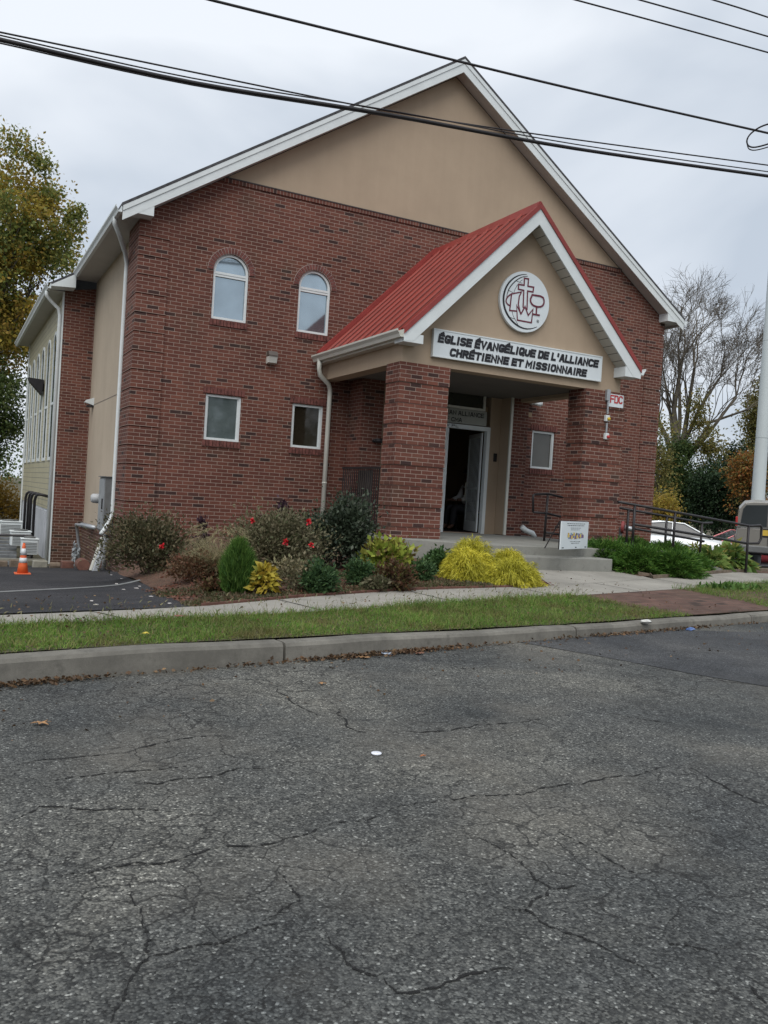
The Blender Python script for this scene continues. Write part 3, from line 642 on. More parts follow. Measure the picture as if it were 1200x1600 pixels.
tw = tf.build('transom_window', CREAM, ch); g = MB(); g.sheet(ti, [], lambda x, z: (x, YD-.01, z)); g.build('pane', glass('pane_transom', (.03, .033, .025), 0), tw, uv=False)
dl = MB(); dl.box(5.09, 6.41, YD+.0, YD+.04, .68, zt-.02); dl.build('closed_door', GREYM, ch)
hx, hy, sa = 7.43, YD+.1, math.radians(-14)     # screen door folded back into the hall
def SD(u, v, z): return (hx-.03*v*math.cos(sa)-u*math.sin(sa), hy+u*math.cos(sa)-.03*v*math.sin(sa), z)
def sbar(mb, u0, u1, z0, z1, v0=0, v1=1): mb.hexa([SD(u0, v0, z0), SD(u1, v0, z0), SD(u1, v1, z0), SD(u0, v1, z0), SD(u0, v0, z1), SD(u1, v0, z1), SD(u1, v1, z1), SD(u0, v1, z1)])
sdm = MB(); sbar(sdm, 0, .07, .68, 2.83); sbar(sdm, .78, .85, .68, 2.83); sbar(sdm, .07, .78, .68, .9); sbar(sdm, .07, .78, 2.74, 2.83); sbar(sdm, .07, .78, 1.6, 1.66)
for k in range(9): sbar(sdm, .1+.08*k, .112+.08*k, .9, 2.74, .3, .7)
sd_ = sdm.build('screen_door', WHITE, ch)
g = MB(); sbar(g, .07, .78, .9, 2.74, .45, .55); g.build('pane', glass('pane_storm', (.16, .18, .18), .3), sd_, uv=False)
hb = MB(); hb.tube([SD(.7, 1, 1.35), SD(.7, 3, 1.35), SD(.7, 3, 1.75), SD(.7, 1, 1.75)], .013, 8); hb.build('handle', CREAM, sd_)
# hall behind the open door
im = MB()
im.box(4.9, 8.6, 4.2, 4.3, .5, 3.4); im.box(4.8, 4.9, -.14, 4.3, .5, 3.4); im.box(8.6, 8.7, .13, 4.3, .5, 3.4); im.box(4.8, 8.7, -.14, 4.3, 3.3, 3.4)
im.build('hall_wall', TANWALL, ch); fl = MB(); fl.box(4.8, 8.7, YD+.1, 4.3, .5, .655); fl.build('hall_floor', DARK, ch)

# annex behind
an = MB(); YA = 5.75
an.add([(-.6, YA, -1.1), (2, YA, -1.1), (2, YA, 6.2), (-.6, YA, 5.7)], [(0, 1, 2, 3)]); an.build('annex_wall', BRICK, ch)
YE = 15.2
ho = []; AW = [(6.7+1.5*k, 7.45+1.5*k) for k in range(6)]
sd2 = MB()
sd2.add([(-.6, YA, .5), (-.6, YE, .5), (-.6, YE, 5.66), (-.6, YA, 5.66)], [(0, 1, 2, 3)]); sd2.box(-.6, 12, YE, YE+.1, -1, 5.6); sd2.build('siding_wall', SIDING, ch)
fnd = MB(); fnd.add([(-.58, YA, -1.1), (-.58, YE, -1.1), (-.58, YE, .5), (-.58, YA, .5)], [(0, 1, 2, 3)]); fnd.box(-.62, -.58, YA+1.5, YA+6, -1.0, .45)
fnd.build('foundation_wall', slatmat('white_panels', (.45, .47, .5), .32, 'y', (.2, .2, .21)), ch)
for yy in (YA-.01, YE-.1): ct = MB(); ct.box(-.635, -.6, yy, yy+.11, -1.0, 5.65); ct.build('corner_trim', WHITE, ch)
for y0, y1 in AW:
    m = MB(); lo_ = [(y0, 1.72), (y1, 1.72)]+[((y0+y1)/2+(y1-y0)/2*math.cos(math.pi*i/10), 4.55+(y1-y0)/2*math.sin(math.pi*i/10)) for i in range(11)]
    li = [(y0+.06, 1.8), (y1-.06, 1.8)]+[((y0+y1)/2+((y1-y0)/2-.06)*math.cos(math.pi*i/10), 4.53+((y1-y0)/2-.06)*math.sin(math.pi*i/10)) for i in range(11)]
    m.sheet(lo_, [li], lambda y, z: (-.625, y, z))
    for lp in (lo_, li):
        for i in range(len(lp)): a, b = lp[i], lp[(i+1) % len(lp)]; m.add([(-.625, a[0], a[1]), (-.625, b[0], b[1]), (-.6, b[0], b[1]), (-.6, a[0], a[1])], [(0, 1, 2, 3)])
    m.box(-.62, -.605, y0+.05, y1-.05, 3.1, 3.16)
    w = m.build('annex_window', WHITE, ch); g = MB(); g.sheet(li, [], lambda y, z: (-.61, y, z)); g.build('pane', PANE_MID, w, uv=False)
AX = -.95; AZ = 5.72
ar = MB(); sl = .63
def atop(x): return AZ+sl*(x-AX)
ar.hexa([(AX, YA-.45, AZ-.02), (6.3, YA-.45, atop(6.3)-.02), (6.3, YE+.4, atop(6.3)-.02), (AX, YE+.4, AZ-.02), (AX, YA-.45, AZ+.03), (6.3, YA-.45, atop(6.3)+.03), (6.3, YE+.4, atop(6.3)+.03), (AX, YE+.4, AZ+.03)])
ar_ = ar.build('annex_roof', SHINGLE, ch)
af = MB(); af.prism([(AX, YA-.46, AZ-.03), (-.42, YA-.46, atop(-.42)-.03), (-.42, YA-.46, 5.70), (AX, YA-.46, 5.66)], (0, .44, 0)); af.build('rake_fascia', WHITE, ar_)
sf = MB(); sf.box(AX+.02, -.6, YA-.01, YE+.4, 5.65, 5.665); sf.box(AX, AX+.02, YA-.02, YE+.4, 5.65, AZ); sf.build('soffit', SOFFIT, ar_)
gutter(ar_, AX, -1, YA-.46, YE+.4, AZ+.0, WHITE)
ds = MB(); ds.tube([(-1.0, YA-.1, 5.6), (-1.0, YA-.08, 5.5), (-.9, YA-.02, 5.4), (-.72, YA+.0, 5.25), (-.68, YA+.02, 5.1), (-.68, YA+.02, -.9)], .042, 8); ds.build('downspout', WHITE, ch, smooth=True)

# ---- porch
PX0, PX1, PY, PM = 3.65, 8.32, -3.35, 6.0
def pu(x): return 6.2-abs(x-PM)*1.0
po = MB(); po.prism([(PX0, PY, 3.53), (PX1, PY, 3.53), (PX1, PY, pu(PX1)), (PM, PY, pu(PM)), (PX0, PY, pu(PX0))], (0, .28, 0)); po.build('porch_gable', STUCCO, ch)
for a_ in (PX0, PX1-.28): pb = MB(); pb.box(a_, a_+.28, PY+.28, 0, 3.53, 3.86); pb.build('porch_beam', STUCCO, ch)
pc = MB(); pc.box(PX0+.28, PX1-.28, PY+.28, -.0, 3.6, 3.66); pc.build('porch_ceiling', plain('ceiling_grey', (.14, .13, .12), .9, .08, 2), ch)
for x0, x1 in ((PX0-.02, 4.54), (7.5, 8.43)):
    cl = MB(); cl.box(x0, x1, PY-.02, -2.92, .64, 3.528); pcol = cl.build('porch_column', BRICK, ch); cq = MB()
    for k in range(0, 9):
        z1 = 3.53-.3387*k; z0 = max(z1-.3387+.018, .655); e_ = .022 if k % 2 == 0 else .012; cq.box(x0-e_, x1+e_, PY-.02-e_, -2.9, z0, z1-.002)
    cq.build('column_banding', BRICK, pcol)
lap_shade = MB(); prf = MB(); YF, ZT = -3.65, 6.48; xe0, xe1 = 3.5, 8.52
def pt(x): return ZT-abs(x-PM)*1.0
for s, xe in ((-1, xe0), (1, xe1)):
    prf.hexa([(PM, YF, pt(PM)-.05), (xe, YF, pt(xe)-.05), (xe, 0, pt(xe)-.05), (PM, 0, pt(PM)-.05), (PM, YF, pt(PM)), (xe, YF, pt(xe)), (xe, 0, pt(xe)), (PM, 0, pt(PM))])
    nseam = 11
    for i in range(nseam):
        y = YF+.07+(-.12-YF)*i/(nseam-1)
        prf.hexa([(PM, y-.035, pt(PM)), (xe, y-.035, pt(xe)), (xe, y+.035, pt(xe)), (PM, y+.035, pt(PM)), (PM, y-.015, pt(PM)+.045), (xe, y-.015, pt(xe)+.045), (xe, y+.015, pt(xe)+.045), (PM, y+.015, pt(PM)+.045)])
        for dy in (-.1,): lap_shade.add([(PM, y+dy, pt(PM)+.004), (xe, y+dy, pt(xe)+.004), (xe, y+dy+.06, pt(xe)+.004), (PM, y+dy+.06, pt(PM)+.004)], [(0, 1, 2, 3)])  # dark strips paint in the shade line along each rib and its lap
pr_ = prf.build('porch_roof', REDM, ch); lap_shade.build('lap_shade_strip', plain('lap_shade_red', (.05, .012, .01), .8), pr_)
rd = MB()
for s, xe in ((-1, xe0), (1, xe1)):
    rd.prism([(PM, YF-.03, pt(PM)+.045), (xe, YF-.03, pt(xe)+.045), (xe, YF-.03, pt(xe)-.06), (PM, YF-.03, pt(PM)-.06)], (0, .12, 0))
    rd.prism([(PM, -.14, pt(PM)+.1), (xe, -.14, pt(xe)+.1), (xe, -.14, pt(xe)-.0), (PM, -.14, pt(PM)-.0)], (0, .135, 0))
rd.hexa([(PM-.12, YF, pt(PM-.12)+.012), (PM+.12, YF, pt(PM+.12)+.012), (PM+.12, 0, pt(PM+.12)+.012), (PM-.12, 0, pt(PM-.12)+.012), (PM-.02, YF, ZT+.07), (PM+.02, YF, ZT+.07), (PM+.02, 0, ZT+.07), (PM-.02, 0, ZT+.07)])
rd.build('red_trim', REDT, pr_)
for s, xe in ((-1, xe0), (1, xe1)):
    pf = MB()
    pf.prism([(PM, YF-.01, pt(PM)-.06), (xe, YF-.01, pt(xe)-.06), (xe, YF-.01, pt(xe)-.17), (PM+(xe-PM)*.93, YF-.01, pt(PM+(xe-PM)*.93)-.33), (PM, YF-.01, pt(PM)-.33)], (0, .03, 0))
    pf.box(*((xe0, 3.86) if s < 0 else (8.14, xe1)), YF-.006, PY, 3.80, 3.94 if s < 0 else 3.98)
    pf.build('rake_fascia', WHITE, pr_)
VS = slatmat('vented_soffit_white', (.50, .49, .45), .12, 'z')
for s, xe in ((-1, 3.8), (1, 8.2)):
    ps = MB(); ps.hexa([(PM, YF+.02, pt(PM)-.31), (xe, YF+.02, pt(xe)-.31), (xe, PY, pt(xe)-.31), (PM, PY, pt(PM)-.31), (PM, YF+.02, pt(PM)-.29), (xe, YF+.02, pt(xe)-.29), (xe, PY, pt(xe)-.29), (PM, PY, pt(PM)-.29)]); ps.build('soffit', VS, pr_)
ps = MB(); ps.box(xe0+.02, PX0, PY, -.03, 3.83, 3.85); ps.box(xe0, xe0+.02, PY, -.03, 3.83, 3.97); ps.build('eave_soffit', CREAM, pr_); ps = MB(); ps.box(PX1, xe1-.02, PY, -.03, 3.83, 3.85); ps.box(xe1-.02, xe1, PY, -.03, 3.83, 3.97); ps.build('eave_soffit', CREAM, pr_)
gutter(pr_, xe0, -1, YF-.01, -.04, 3.99, CREAM, .12, .125); gutter(pr_, xe1, 1, YF-.01, -.04, 3.99, WHITE, .12, .125)
ds = MB(); ds.tube([(3.56-.1, -.3, 3.9), (3.56-.1, -.3, 3.72), (3.56-.07, -.28, 3.6), (3.72, -.2, 3.45), (3.78, -.14, 3.35), (3.79, -.12, 3.2), (3.79, -.12, .25)], .047, 10); ds.tube([(3.79, -.12, 1.5), (3.79, -.12, 1.53)], .052, 10); ds.build('downspout', CREAM, ch, smooth=True)
# slab and steps
sl_ = MB(); sp = [(3.55, -3.45), (4.25, -4.0), (5.05, -4.42), (8.7, -4.42), (8.7, 0), (3.55, 0)]
sl_.prism([(a, b, .65) for a, b in sp], (0, 0, -.9))
st_ = sl_.build('porch_slab', SLAB, ch, bevel=.012)
s2 = MB(); s2.box(5.05, 7.05, -4.85, -4.42, -.1, .505); s2.build('porch_step', SLAB, ch, bevel=.012)
be = MB(); be.box(3.38, 3.55, -3.5, -.62, -.1, .62); be.box(3.38, 3.75, -3.62, -3.45, -.1, .62); be.build('brick_kerb', BRICK, ch)
# ================================================================= SIGNS AND FITTINGS
GL = {   # stroke capitals on a 1 x 1.6 cell; '~' marks a rounded stroke
 'A': ['0,0 .38,1.6 .62,1.6 1,0', '.2,.5 .8,.5'], 'C': ['~1,1.15 1,1.6 0,1.6 0,0 1,0 1,.45'], 'D': ['~0,0 .5,0 1,0 1,1.6 .5,1.6 0,1.6', '0,0 0,1.6'], 'E': ['1,1.6 0,1.6 0,0 1,0', '0,.82 .9,.82'],
 'F': ['1,1.6 0,1.6 0,0', '0,.82 .9,.82'], 'G': ['~1,1.14 1,1.6 0,1.6 0,0 1,0 1,.4', '1,.3 1,.7 .62,.7'], 'H': ['0,0 0,1.6', '1,0 1,1.6', '0,.82 1,.82'], 'I': ['.5,0 .5,1.6'], 'L': ['0,1.6 0,0 1,0'],
 'M': ['0,0 0,1.6 .5,.55 1,1.6 1,0'], 'N': ['0,0 0,1.6 1,0 1,1.6'], 'O': ['~.5,1.6 0,1.6 0,0 1,0 1,1.6 .5,1.6'], 'P': ['0,0 0,1.6', '~0,1.6 1,1.6 1,.75 0,.75'], 'Q': ['~.5,1.6 0,1.6 0,0 1,0 1,1.6 .5,1.6', '.6,.4 1.05,-.12'],
 'R': ['0,0 0,1.6', '~0,1.6 1,1.6 1,.8 0,.8', '.5,.8 1,0'], 'S': ['~1,1.22 1,1.6 0,1.6 0,.85 1,.8 1,0 0,0 0,.38'], 'T': ['.5,0 .5,1.6', '-.05,1.6 1.05,1.6'], 'U': ['~0,1.6 0,0 1,0 1,1.6'], 'V': ['0,1.6 .5,0 1,1.6'], 'W': ['0,1.6 .25,0 .5,1.2 .75,0 1,1.6'],
 "'": ['.5,1.65 .45,1.2'], '^': ['.35,1.95 .75,2.2']}
WDT = {'I': .35, "'": .35, 'M': 1.25, 'W': 1.25, 'L': .85, ' ': .62}
def text(name, body, p0, right, upv, width, height, mat, parent, bold=.3, shear=0, depth=.006, gap=.42):
    """capitals built as flat strokes, fitted in a width x height box starting at p0, in the plane (right, up)"""
    r, u = Vector(right).normalized(), Vector(upv).normalized(); nrm = r.cross(u); p0 = Vector(p0); adv = 0; items = []; rds = []
    for c in body:
        acc = c == 'É'; g = 'E' if acc else c; w = WDT.get(g, 1.0)
        if g != ' ':
            for st in GL[g]+(GL['^'] if acc else []):
                rd = st[0] == '~'; pts = [tuple(map(float, q.split(','))) for q in st.lstrip('~').split()]
                if rd:
                    o = pts; pts = [o[0]]
                    for a, b, c2 in zip(o, o[1:], o[2:]):
                        k = .32; pts += [(b[0]+(a[0]-b[0])*k, b[1]+(a[1]-b[1])*k), (b[0]+(a[0]-b[0])*k*.3+(c2[0]-b[0])*k*.3, b[1]+(a[1]-b[1])*k*.3+(c2[1]-b[1])*k*.3), (b[0]+(c2[0]-b[0])*k, b[1]+(c2[1]-b[1])*k)]
                    pts.append(o[-1])
                rds.append(rd); items.append([(adv+x*(w if w < 1 and g not in ("I", "'") else w) if g not in ("I", "'") else adv+w/2+(x-.5)*.3, y) for x, y in pts])
        adv += w+(gap if g != ' ' else 0)
    adv -= gap; kx = (width-bold*height/1.6)/adv; ky = (height-bold*height/1.6)/1.6; mb = MB(); q = 0
    for pts, rd in zip(items, rds):
        P = [Vector((bold*height/3.2+(x)*kx+shear*y*ky, bold*height/3.2+y*ky, 0)) for x, y in pts]; n = len(P); w = bold*height/1.6
        off = []
        for i in range(n):
            d0 = (P[i]-P[i-1]).normalized() if i else (P[1]-P[0]).normalized(); d1 = (P[i+1]-P[i]).normalized() if i < n-1 else d0
            d = d0+d1; d = d.normalized() if d.length > .2 else d0; off.append(Vector((-d.y, d.x, 0))*w*.5*min(1/max(.45, d.dot(d0)), 1.8))
        e0, e1 = (P[0]-P[1]).normalized()*w*.5, (P[-1]-P[-2]).normalized()*w*.5; ek = .0 if rd else 1; P[0] = P[0]+e0*ek; P[-1] = P[-1]+e1*ek; q = (q+1) % 4
        for i in range(n-1): mb.add([p0+r*v.x+u*v.y+nrm*(depth*.5+.0007*q) for v in (P[i]+off[i], P[i]-off[i], P[i+1]-off[i+1], P[i+1]+off[i+1])], [(0, 1, 2, 3)])
    return mb.build(name, mat, parent, uv=False)
YS = PY-.03
t = thing('church_name_sign', 'long white rectangular sign with two lines of bold black French lettering above the porch opening', 'sign', (5.98, YS, 3.68))
x0, x1, z0, z1 = 4.19, 7.77, 3.685, 4.13
m = MB(); m.box(x0, x1, YS-.04, YS+.02, z0, z1); m.build('panel', SIGNW, t)
m = MB()
for a in ((x0-.01, x1+.01, z0-.01, z0+.012), (x0-.01, x1+.01, z1-.012, z1+.01), (x0-.01, x0+.012, z0+.012, z1-.012), (x1-.012, x1+.01, z0+.012, z1-.012)): m.box(a[0], a[1], YS-.048, YS+.02, a[2], a[3])
m.build('frame', WHITE, t)
R_, U_ = (1, 0, 0), (0, 0, 1)
text('lettering', "ÉGLISE ÉVANGÉLIQUE DE L'ALLIANCE", (x0+.07, YS-.042, z0+.232), R_, U_, 3.43, .147, INK, t, .46, .16, gap=.58)
text('lettering', 'CHRÉTIENNE ET MISSIONNAIRE', (x0+.31, YS-.042, z0+.032), R_, U_, 2.93, .142, INK, t, .46, .16, gap=.58)
EMB = {
 'A':[(5.974,5.338),(5.839,5.309),(5.709,5.237),(5.597,5.124),(5.533,4.992),(5.511,4.846),(5.543,4.697),(5.627,4.566),(5.756,4.464),(5.897,4.407),(6.021,4.392),(6.158,4.417),(6.265,4.467)],
 'B':[(5.997,5.312),(5.869,5.276),(5.753,5.195),(5.666,5.102),(5.618,5.028),(5.59,4.947),(5.582,4.879)],'C':[(5.799,5.136),(5.738,5.037),(5.724,4.968)],'D':[(5.606,5.004),(5.703,4.976)],
 'E':[(5.767,5.186),(5.891,5.168)],'F':[(5.835,5.187),(5.887,5.229)],'G':[(5.628,4.555),(5.71,4.54),(5.792,4.53)],'H':[(5.714,4.657),(5.733,4.593),(5.763,4.548),(5.853,4.445)],
 'I':[(5.684,4.951),(5.614,4.906),(5.566,4.832),(5.584,4.769),(5.667,4.738)],'J':[(5.821,4.674),(5.66,4.66),(5.678,4.95),(5.883,5.017),(5.842,4.932),(5.832,4.797),(5.892,4.64)],
 'K':[(5.8,4.77),(5.833,4.52),(6.135,4.52),(6.151,4.758),(6.057,4.637),(5.977,4.776),(5.899,4.636),(5.8,4.77)],
 'L':[(6.022,4.727),(6.01,5.054),(6.127,5.057),(6.135,5.142),(6.01,5.138),(6.014,5.267),(5.925,5.263),(5.928,5.141),(5.812,5.138),(5.812,5.055),(5.928,5.052),(5.938,4.747)],
 'M':[(6.111,5.004),(6.34,5.013),(6.381,4.941),(6.366,4.865),(6.307,4.822),(6.209,4.812),(6.124,4.833),(6.071,4.902),(6.111,5.004)],'N':[(6.224,4.809),(6.226,4.691)],'O':[(6.137,4.672),(6.304,4.675)]}
t = thing('round_emblem', 'round white emblem with globe arcs, cross, pitcher, cup and crown on the porch gable', 'emblem', (5.97, YS, 4.86))
ec = (5.972, 4.858)
m = MB(); m.prism([(ec[0]+.525*math.cos(a), YS+.02, ec[1]+.525*math.sin(a)) for a in np.linspace(0, 2*math.pi, 65)[:-1]], (0, -.055, 0)); m.build('disc', SIGNW, t)
def ribbon(mb, pts, w, y, taper=None):
    P = [Vector((a, 0, b)) for a, b in pts]; n = len(P); closed = (P[0]-P[-1]).length < .001; off = []
    for i in range(n):
        if closed and i in (0, n-1): d0, d1 = (P[0]-P[-2]).normalized(), (P[1]-P[0]).normalized()
        else: d0 = (P[i]-P[max(i-1, 0)]).normalized() if i else (P[1]-P[0]).normalized(); d1 = (P[min(i+1, n-1)]-P[i]).normalized() if i < n-1 else d0
        d = (d0+d1); d = d.normalized() if d.length > .05 else d0; s = Vector((-d.z, 0, d.x)); k = min(1/max(.35, d.dot(d0)), 2.0); ww = w if taper is None else taper[0]+(taper[1]-taper[0])*math.sin(math.pi*min(1, i/(n-1)*1.0))
        off.append(s*ww*.5*k)
    for i in range(n-1):
        a, b = P[i], P[i+1]; mb.add([a+off[i]+Vector((0, y, 0)), b+off[i+1]+Vector((0, y, 0)), b-off[i+1]+Vector((0, y, 0)), a-off[i]+Vector((0, y, 0))], [(0, 1, 2, 3)])
def smoothp(p, n=3):
    for _ in range(n):
        q = [p[0]]
        for a, b in zip(p, p[1:]): q += [(a[0]*.75+b[0]*.25, a[1]*.75+b[1]*.25), (a[0]*.25+b[0]*.75, a[1]*.25+b[1]*.75)]
        p = q+[p[-1]]
    return p
m = MB(); ribbon(m, smoothp(EMB['A']), .03, YS-.0365, (.006, .04)); ribbon(m, smoothp(EMB['B']), .018, YS-.0365, (.008, .02))
for k in 'CDEFGH': ribbon(m, smoothp(EMB[k], 2), .009, YS-.0365)
cc = [(6.271+.026*math.cos(a), 4.563+.026*math.sin(a)) for a in np.linspace(0, 2*math.pi, 17)]; cc[-1] = cc[0]; ribbon(m, cc, .006, YS-.0365)
m.build('globe_lines', INK, t, uv=False); text('lettering', 'R', (6.26, YS-.036, 4.548), R_, U_, .022, .03, INK, t, .3)
m = MB(); ribbon(m, smoothp(EMB['I'], 2), .026, YS-.039)
for i, k in enumerate('JKLN'): ribbon(m, EMB[k], .026 if k != 'N' else .03, YS-.0385-.001*i)
ribbon(m, smoothp(EMB['M'][:-1]+[EMB['M'][0]], 1), .03, YS-.044); ribbon(m, EMB['O'], .028, YS-.045); m.build('cross_and_vessels', MAROON, t, uv=False)
# board over the door
t = thing('door_lintel_sign', 'grey board with dark serif lettering over the entrance doors', 'sign', (6.2, YD-.05, 2.97))
m = MB(); m.box(5.0, 7.40, YD-.05, YD-.01, 2.965, 3.27); m.build('panel', plain('grey_sign_board', (.30, .31, .28), .5, .05), t)
text('lettering', 'CHRISTIAN ALLIANCE', (5.9, YD-.055, 3.13), R_, U_, 1.42, .095, INK, t, .3); text('lettering', 'CHURCH OF CMA', (5.75, YD-.055, 2.99), R_, U_, 1.02, .09, INK, t, .3)
t = thing('address_strip', 'narrow pale strip lettered NEW PL on the white door head', 'sign', (6.4, YD-.04, 2.87))
m = MB(); m.box(5.9, 6.95, YD-.045, YD-.031, 2.865, 2.945); m.build('strip', SIGNW, t); text('lettering', 'NEW PL', (6.18, YD-.047, 2.875), R_, U_, .52, .055, INK, t, .3)
# fire department connection sign, alarm bells, conduit on right column
YC = PY-.036
t = thing('fire_connection_sign', 'square white sign with red letters FDC on the right porch column', 'sign', tuple(ony(962, 637, YC)))
a, b, c, d = ony(951.5, 615, YC), ony(974, 618.5, YC), ony(973, 638.5, YC), ony(951, 635, YC)
m = MB(); m.box(a.x, b.x, YC-.012, YC, d.z, a.z); m.build('panel', SIGNW, t); text('lettering', 'FDC', (a.x+.025, YC-.013, d.z+.07), R_, U_, b.x-a.x-.05, .15, plain('red_lettering', (.45, .03, .03)), t, .28)
YELL = plain('yellow_lamp', (.55, .38, .03), .4); REDP = plain('red_lamp', (.4, .03, .03), .4)
for (px, py, colr, lb) in ((946.5, 654, YELL, "upper white alarm box with yellow lens on the right porch column's conduit"), (945.5, 682, REDP, "lower white alarm box with red cover on the right porch column's conduit")):
    q = ony(px, py, YC); t = thing('alarm_box', lb, 'alarm', tuple(q), 'alarm boxes on the right porch column')
    m = MB(); m.box(q.x-.045, q.x+.045, YC-.06, YC, q.z-.055, q.z+.06); m.build('housing', WHITE, t, bevel=.008)
    m = MB(); m.tube([(q.x+.015, YC-.06, q.z-.01), (q.x+.015, YC-.085, q.z-.01), (q.x+.015, YC-.095, q.z-.01)], [.032, .03, .015], 14); m.build('lens', colr, t, smooth=True)
q0, q1, q2, q3 = ony(948.5, 612, YC), ony(947.5, 647, YC), ony(946.5, 661, YC), ony(945.5, 676, YC)
m = MB(); m.tube([(q0.x, YC-.03, 3.56), (q1.x, YC-.03, q1.z)], .018, 8); m.tube([(q2.x, YC-.03, q2.z), (q3.x, YC-.03, q3.z)], .018, 8); m.box(q0.x-.045, q0.x+.035, YC-.06, YC+.0, 3.35, 3.55)
tag(m.build('conduit', GALV, None, smooth=False), 'grey vertical conduit linking the alarm boxes under the porch gable', 'conduit')
# wall light on facade
q = ony(423, 558, 0); t = thing('wall_light', 'small bronze box light with white lens on the brick between the window rows', 'wall light', tuple(q))
m = MB(); m.prism([(q.x-.09, -.0, q.z+.1), (q.x-.09, -.12, q.z+.1), (q.x-.09, -.17, q.z+.02), (q.x-.09, -.17, q.z-.0), (q.x-.09, 0, q.z-.0)], (.18, 0, 0)); m.build('housing', plain('bronze_housing', (.09, .075, .065), .5), t)
m = MB(); m.prism([(q.x-.085, 0, q.z-.002), (q.x-.085, -.16, q.z-.002), (q.x-.085, -.12, q.z-.12), (q.x-.085, 0, q.z-.14)], (.17, 0, 0)); m.build('lens', plain('frosted_lens', (.62, .62, .58), .3), t)
# cameras
for (px, py, y, lb, s) in ((590, 689, -.64, 'small white-rimmed black security camera on the brick pilaster left of the entrance', 1), (835, 631, -.04, 'white flood lamp high on the brick wall under the right side of the porch', -1)):
    q = ony(px, py, y); t = thing('security_camera' if s > 0 else 'flood_lamp', lb, 'camera' if s > 0 else 'lamp', tuple(q))
    m = MB(); m.tube([(q.x-.07, y+.03, q.z), (q.x-.07, y-.05, q.z)], .035, 12); m.tube([(q.x-.07, y-.05, q.z), (q.x+.11, y-.10, q.z+.01*s)], [.04, .05], 12); m.build('body', BLACKM if s > 0 else WHITE, t, smooth=True)
    m = MB(); m.tube([(q.x+.105, y-.1, q.z), (q.x+.125, y-.105, q.z)], .052, 12); m.build('rim', WHITE, t)
# doorbell plate by entrance
q = ony(773, 715, YD); m = MB(); m.box(q.x-.04, q.x+.04, YD-.03, YD, q.z-.09, q.z+.09); m.box(q.x-.02, q.x+.02, YD-.045, YD-.03, q.z-.05, q.z+.05)
tag(m.build('wall_intercom', BLACKM, None, bevel=.006), 'small dark intercom plate on the tan strip right of the doorway', 'intercom')
# floodlight on siding, and small light on stucco
q = Vector((-.66, 9.6, 3.75)); t = thing('floodlight', 'black wedge-shaped floodlight on the cream siding of the rear wing', 'floodlight', tuple(q))
m = MB(); m.prism([(-.62, q.y-.16, q.z+.2), (-1.02, q.y-.16, q.z+.22), (-.98, q.y-.16, q.z+.12), (-.66, q.y-.16, q.z-.22)], (0, .32, 0)); m.build('housing', BLACKM, t); m = MB(); m.box(-.66, -.6, q.y-.05, q.y+.05, q.z-.1, q.z+.1); m.build('bracket', BLACKM, t)
q = onx(145, 602, -.02); t = thing('wall_light', 'small white wedge light on the tan stucco side wall near the rear brick corner', 'wall light', (.1, 5.2, 3.1))
m = MB(); m.prism([(.1, 5.1, 3.2), (-.06, 5.1, 3.14), (-.1, 5.1, 3.08), (.1, 5.1, 3.02)], (0, .2, 0)); m.build('housing', WHITE, t); m = MB(); m.box(-.05, .1, 5.12, 5.28, 2.98, 3.02); m.build('lens', BLACKM, t)

# electric cabinet, meter, pipes on the side wall
t = thing('electric_cabinet', 'tall grey metal electrical cabinet on the tan side wall beside the front corner', 'electrical cabinet', (-.08, 1.3, .32))
m = MB(); m.box(-.2, .1, .98, 1.62, .32, 1.36); m.build('box', GREYM, t, bevel=.01); m = MB(); m.box(-.215, -.2, 1.02, 1.58, .36, 1.32); m.build('door', GALV, t); m = MB(); m.box(-.235, -.215, 1.08, 1.11, .75, .95); m.build('handle', BLACKM, t)
m = MB(); m.box(-.23, .11, .95, 1.65, 1.36, 1.375); m.build('cap', GREYM, t)
q = Vector((-.2, 1.95, .95)); t = thing('electric_meter', 'round grey utility meter with glass cover jutting out left of the grey cabinet', 'meter', tuple(q))
m = MB(); m.box(-.12, .1, 1.75, 2.1, .45, 1.15); m.build('meter_box', GALV, t, bevel=.01); m = MB(); m.tube([(-.12, 1.92, .93), (-.2, 1.92, .93), (-.28, 1.92, .93), (-.31, 1.92, .93)], [.1, .095, .09, .06], 16); m.build('dial_cover', PLASTIC, t, smooth=True)
m = MB(); m.tube([(-.02, 1.72, .24), (-.02, 1.72, -.5)], .045, 10); m.tube([(-.02, 1.72, .0), (-.02, 1.72, .02)], .056, 10); tag(m.build('drain_pipe', PLASTIC, None, smooth=True), 'vertical grey plastic pipe against the low brick base below the cabinet', 'pipe')
for i, (y, lb) in enumerate(((1.3, 'pale channel leaning on the brick base, left one of the two under the cabinet'), (.95, 'grey metal channel leaning by the corner bush, right one of the two'))):
    zb_ = hz(-.35, y); m = MB(); m.hexa([(-.36, y-.05, zb_+.01), (-.26, y-.05, zb_+.01), (-.26, y+.05, zb_+.01), (-.36, y+.05, zb_+.01), (-.16, y+.05, .2), (-.06, y+.05, .2), (-.06, y+.15, .2), (-.16, y+.15, .2)]); tag(m.build('leaning_channel', CREAM if i == 0 else GALV, None, bevel=.01), lb, 'channel', 'channels leaning on the brick base')
t = thing('standpipe', 'old grey faucet pipe with hose bibb wrapped in rags at the brick base corner', 'pipe', (-.1, 4.6, hz(-.1, 4.6)))
zg = hz(-.2, 4.6)
m = MB(); m.tube([(.0, 3.7, .26), (-.15, 4.1, .28), (-.22, 4.5, .27), (-.18, 4.6, .15), (-.12, 4.6, -.25), (-.1, 4.6, zg)], .035, 8); m.tube([(0.05, 3.5, .26), (-.15, 4.1, .29)], .055, 8); m.build('pipe', GALV, t, smooth=True)
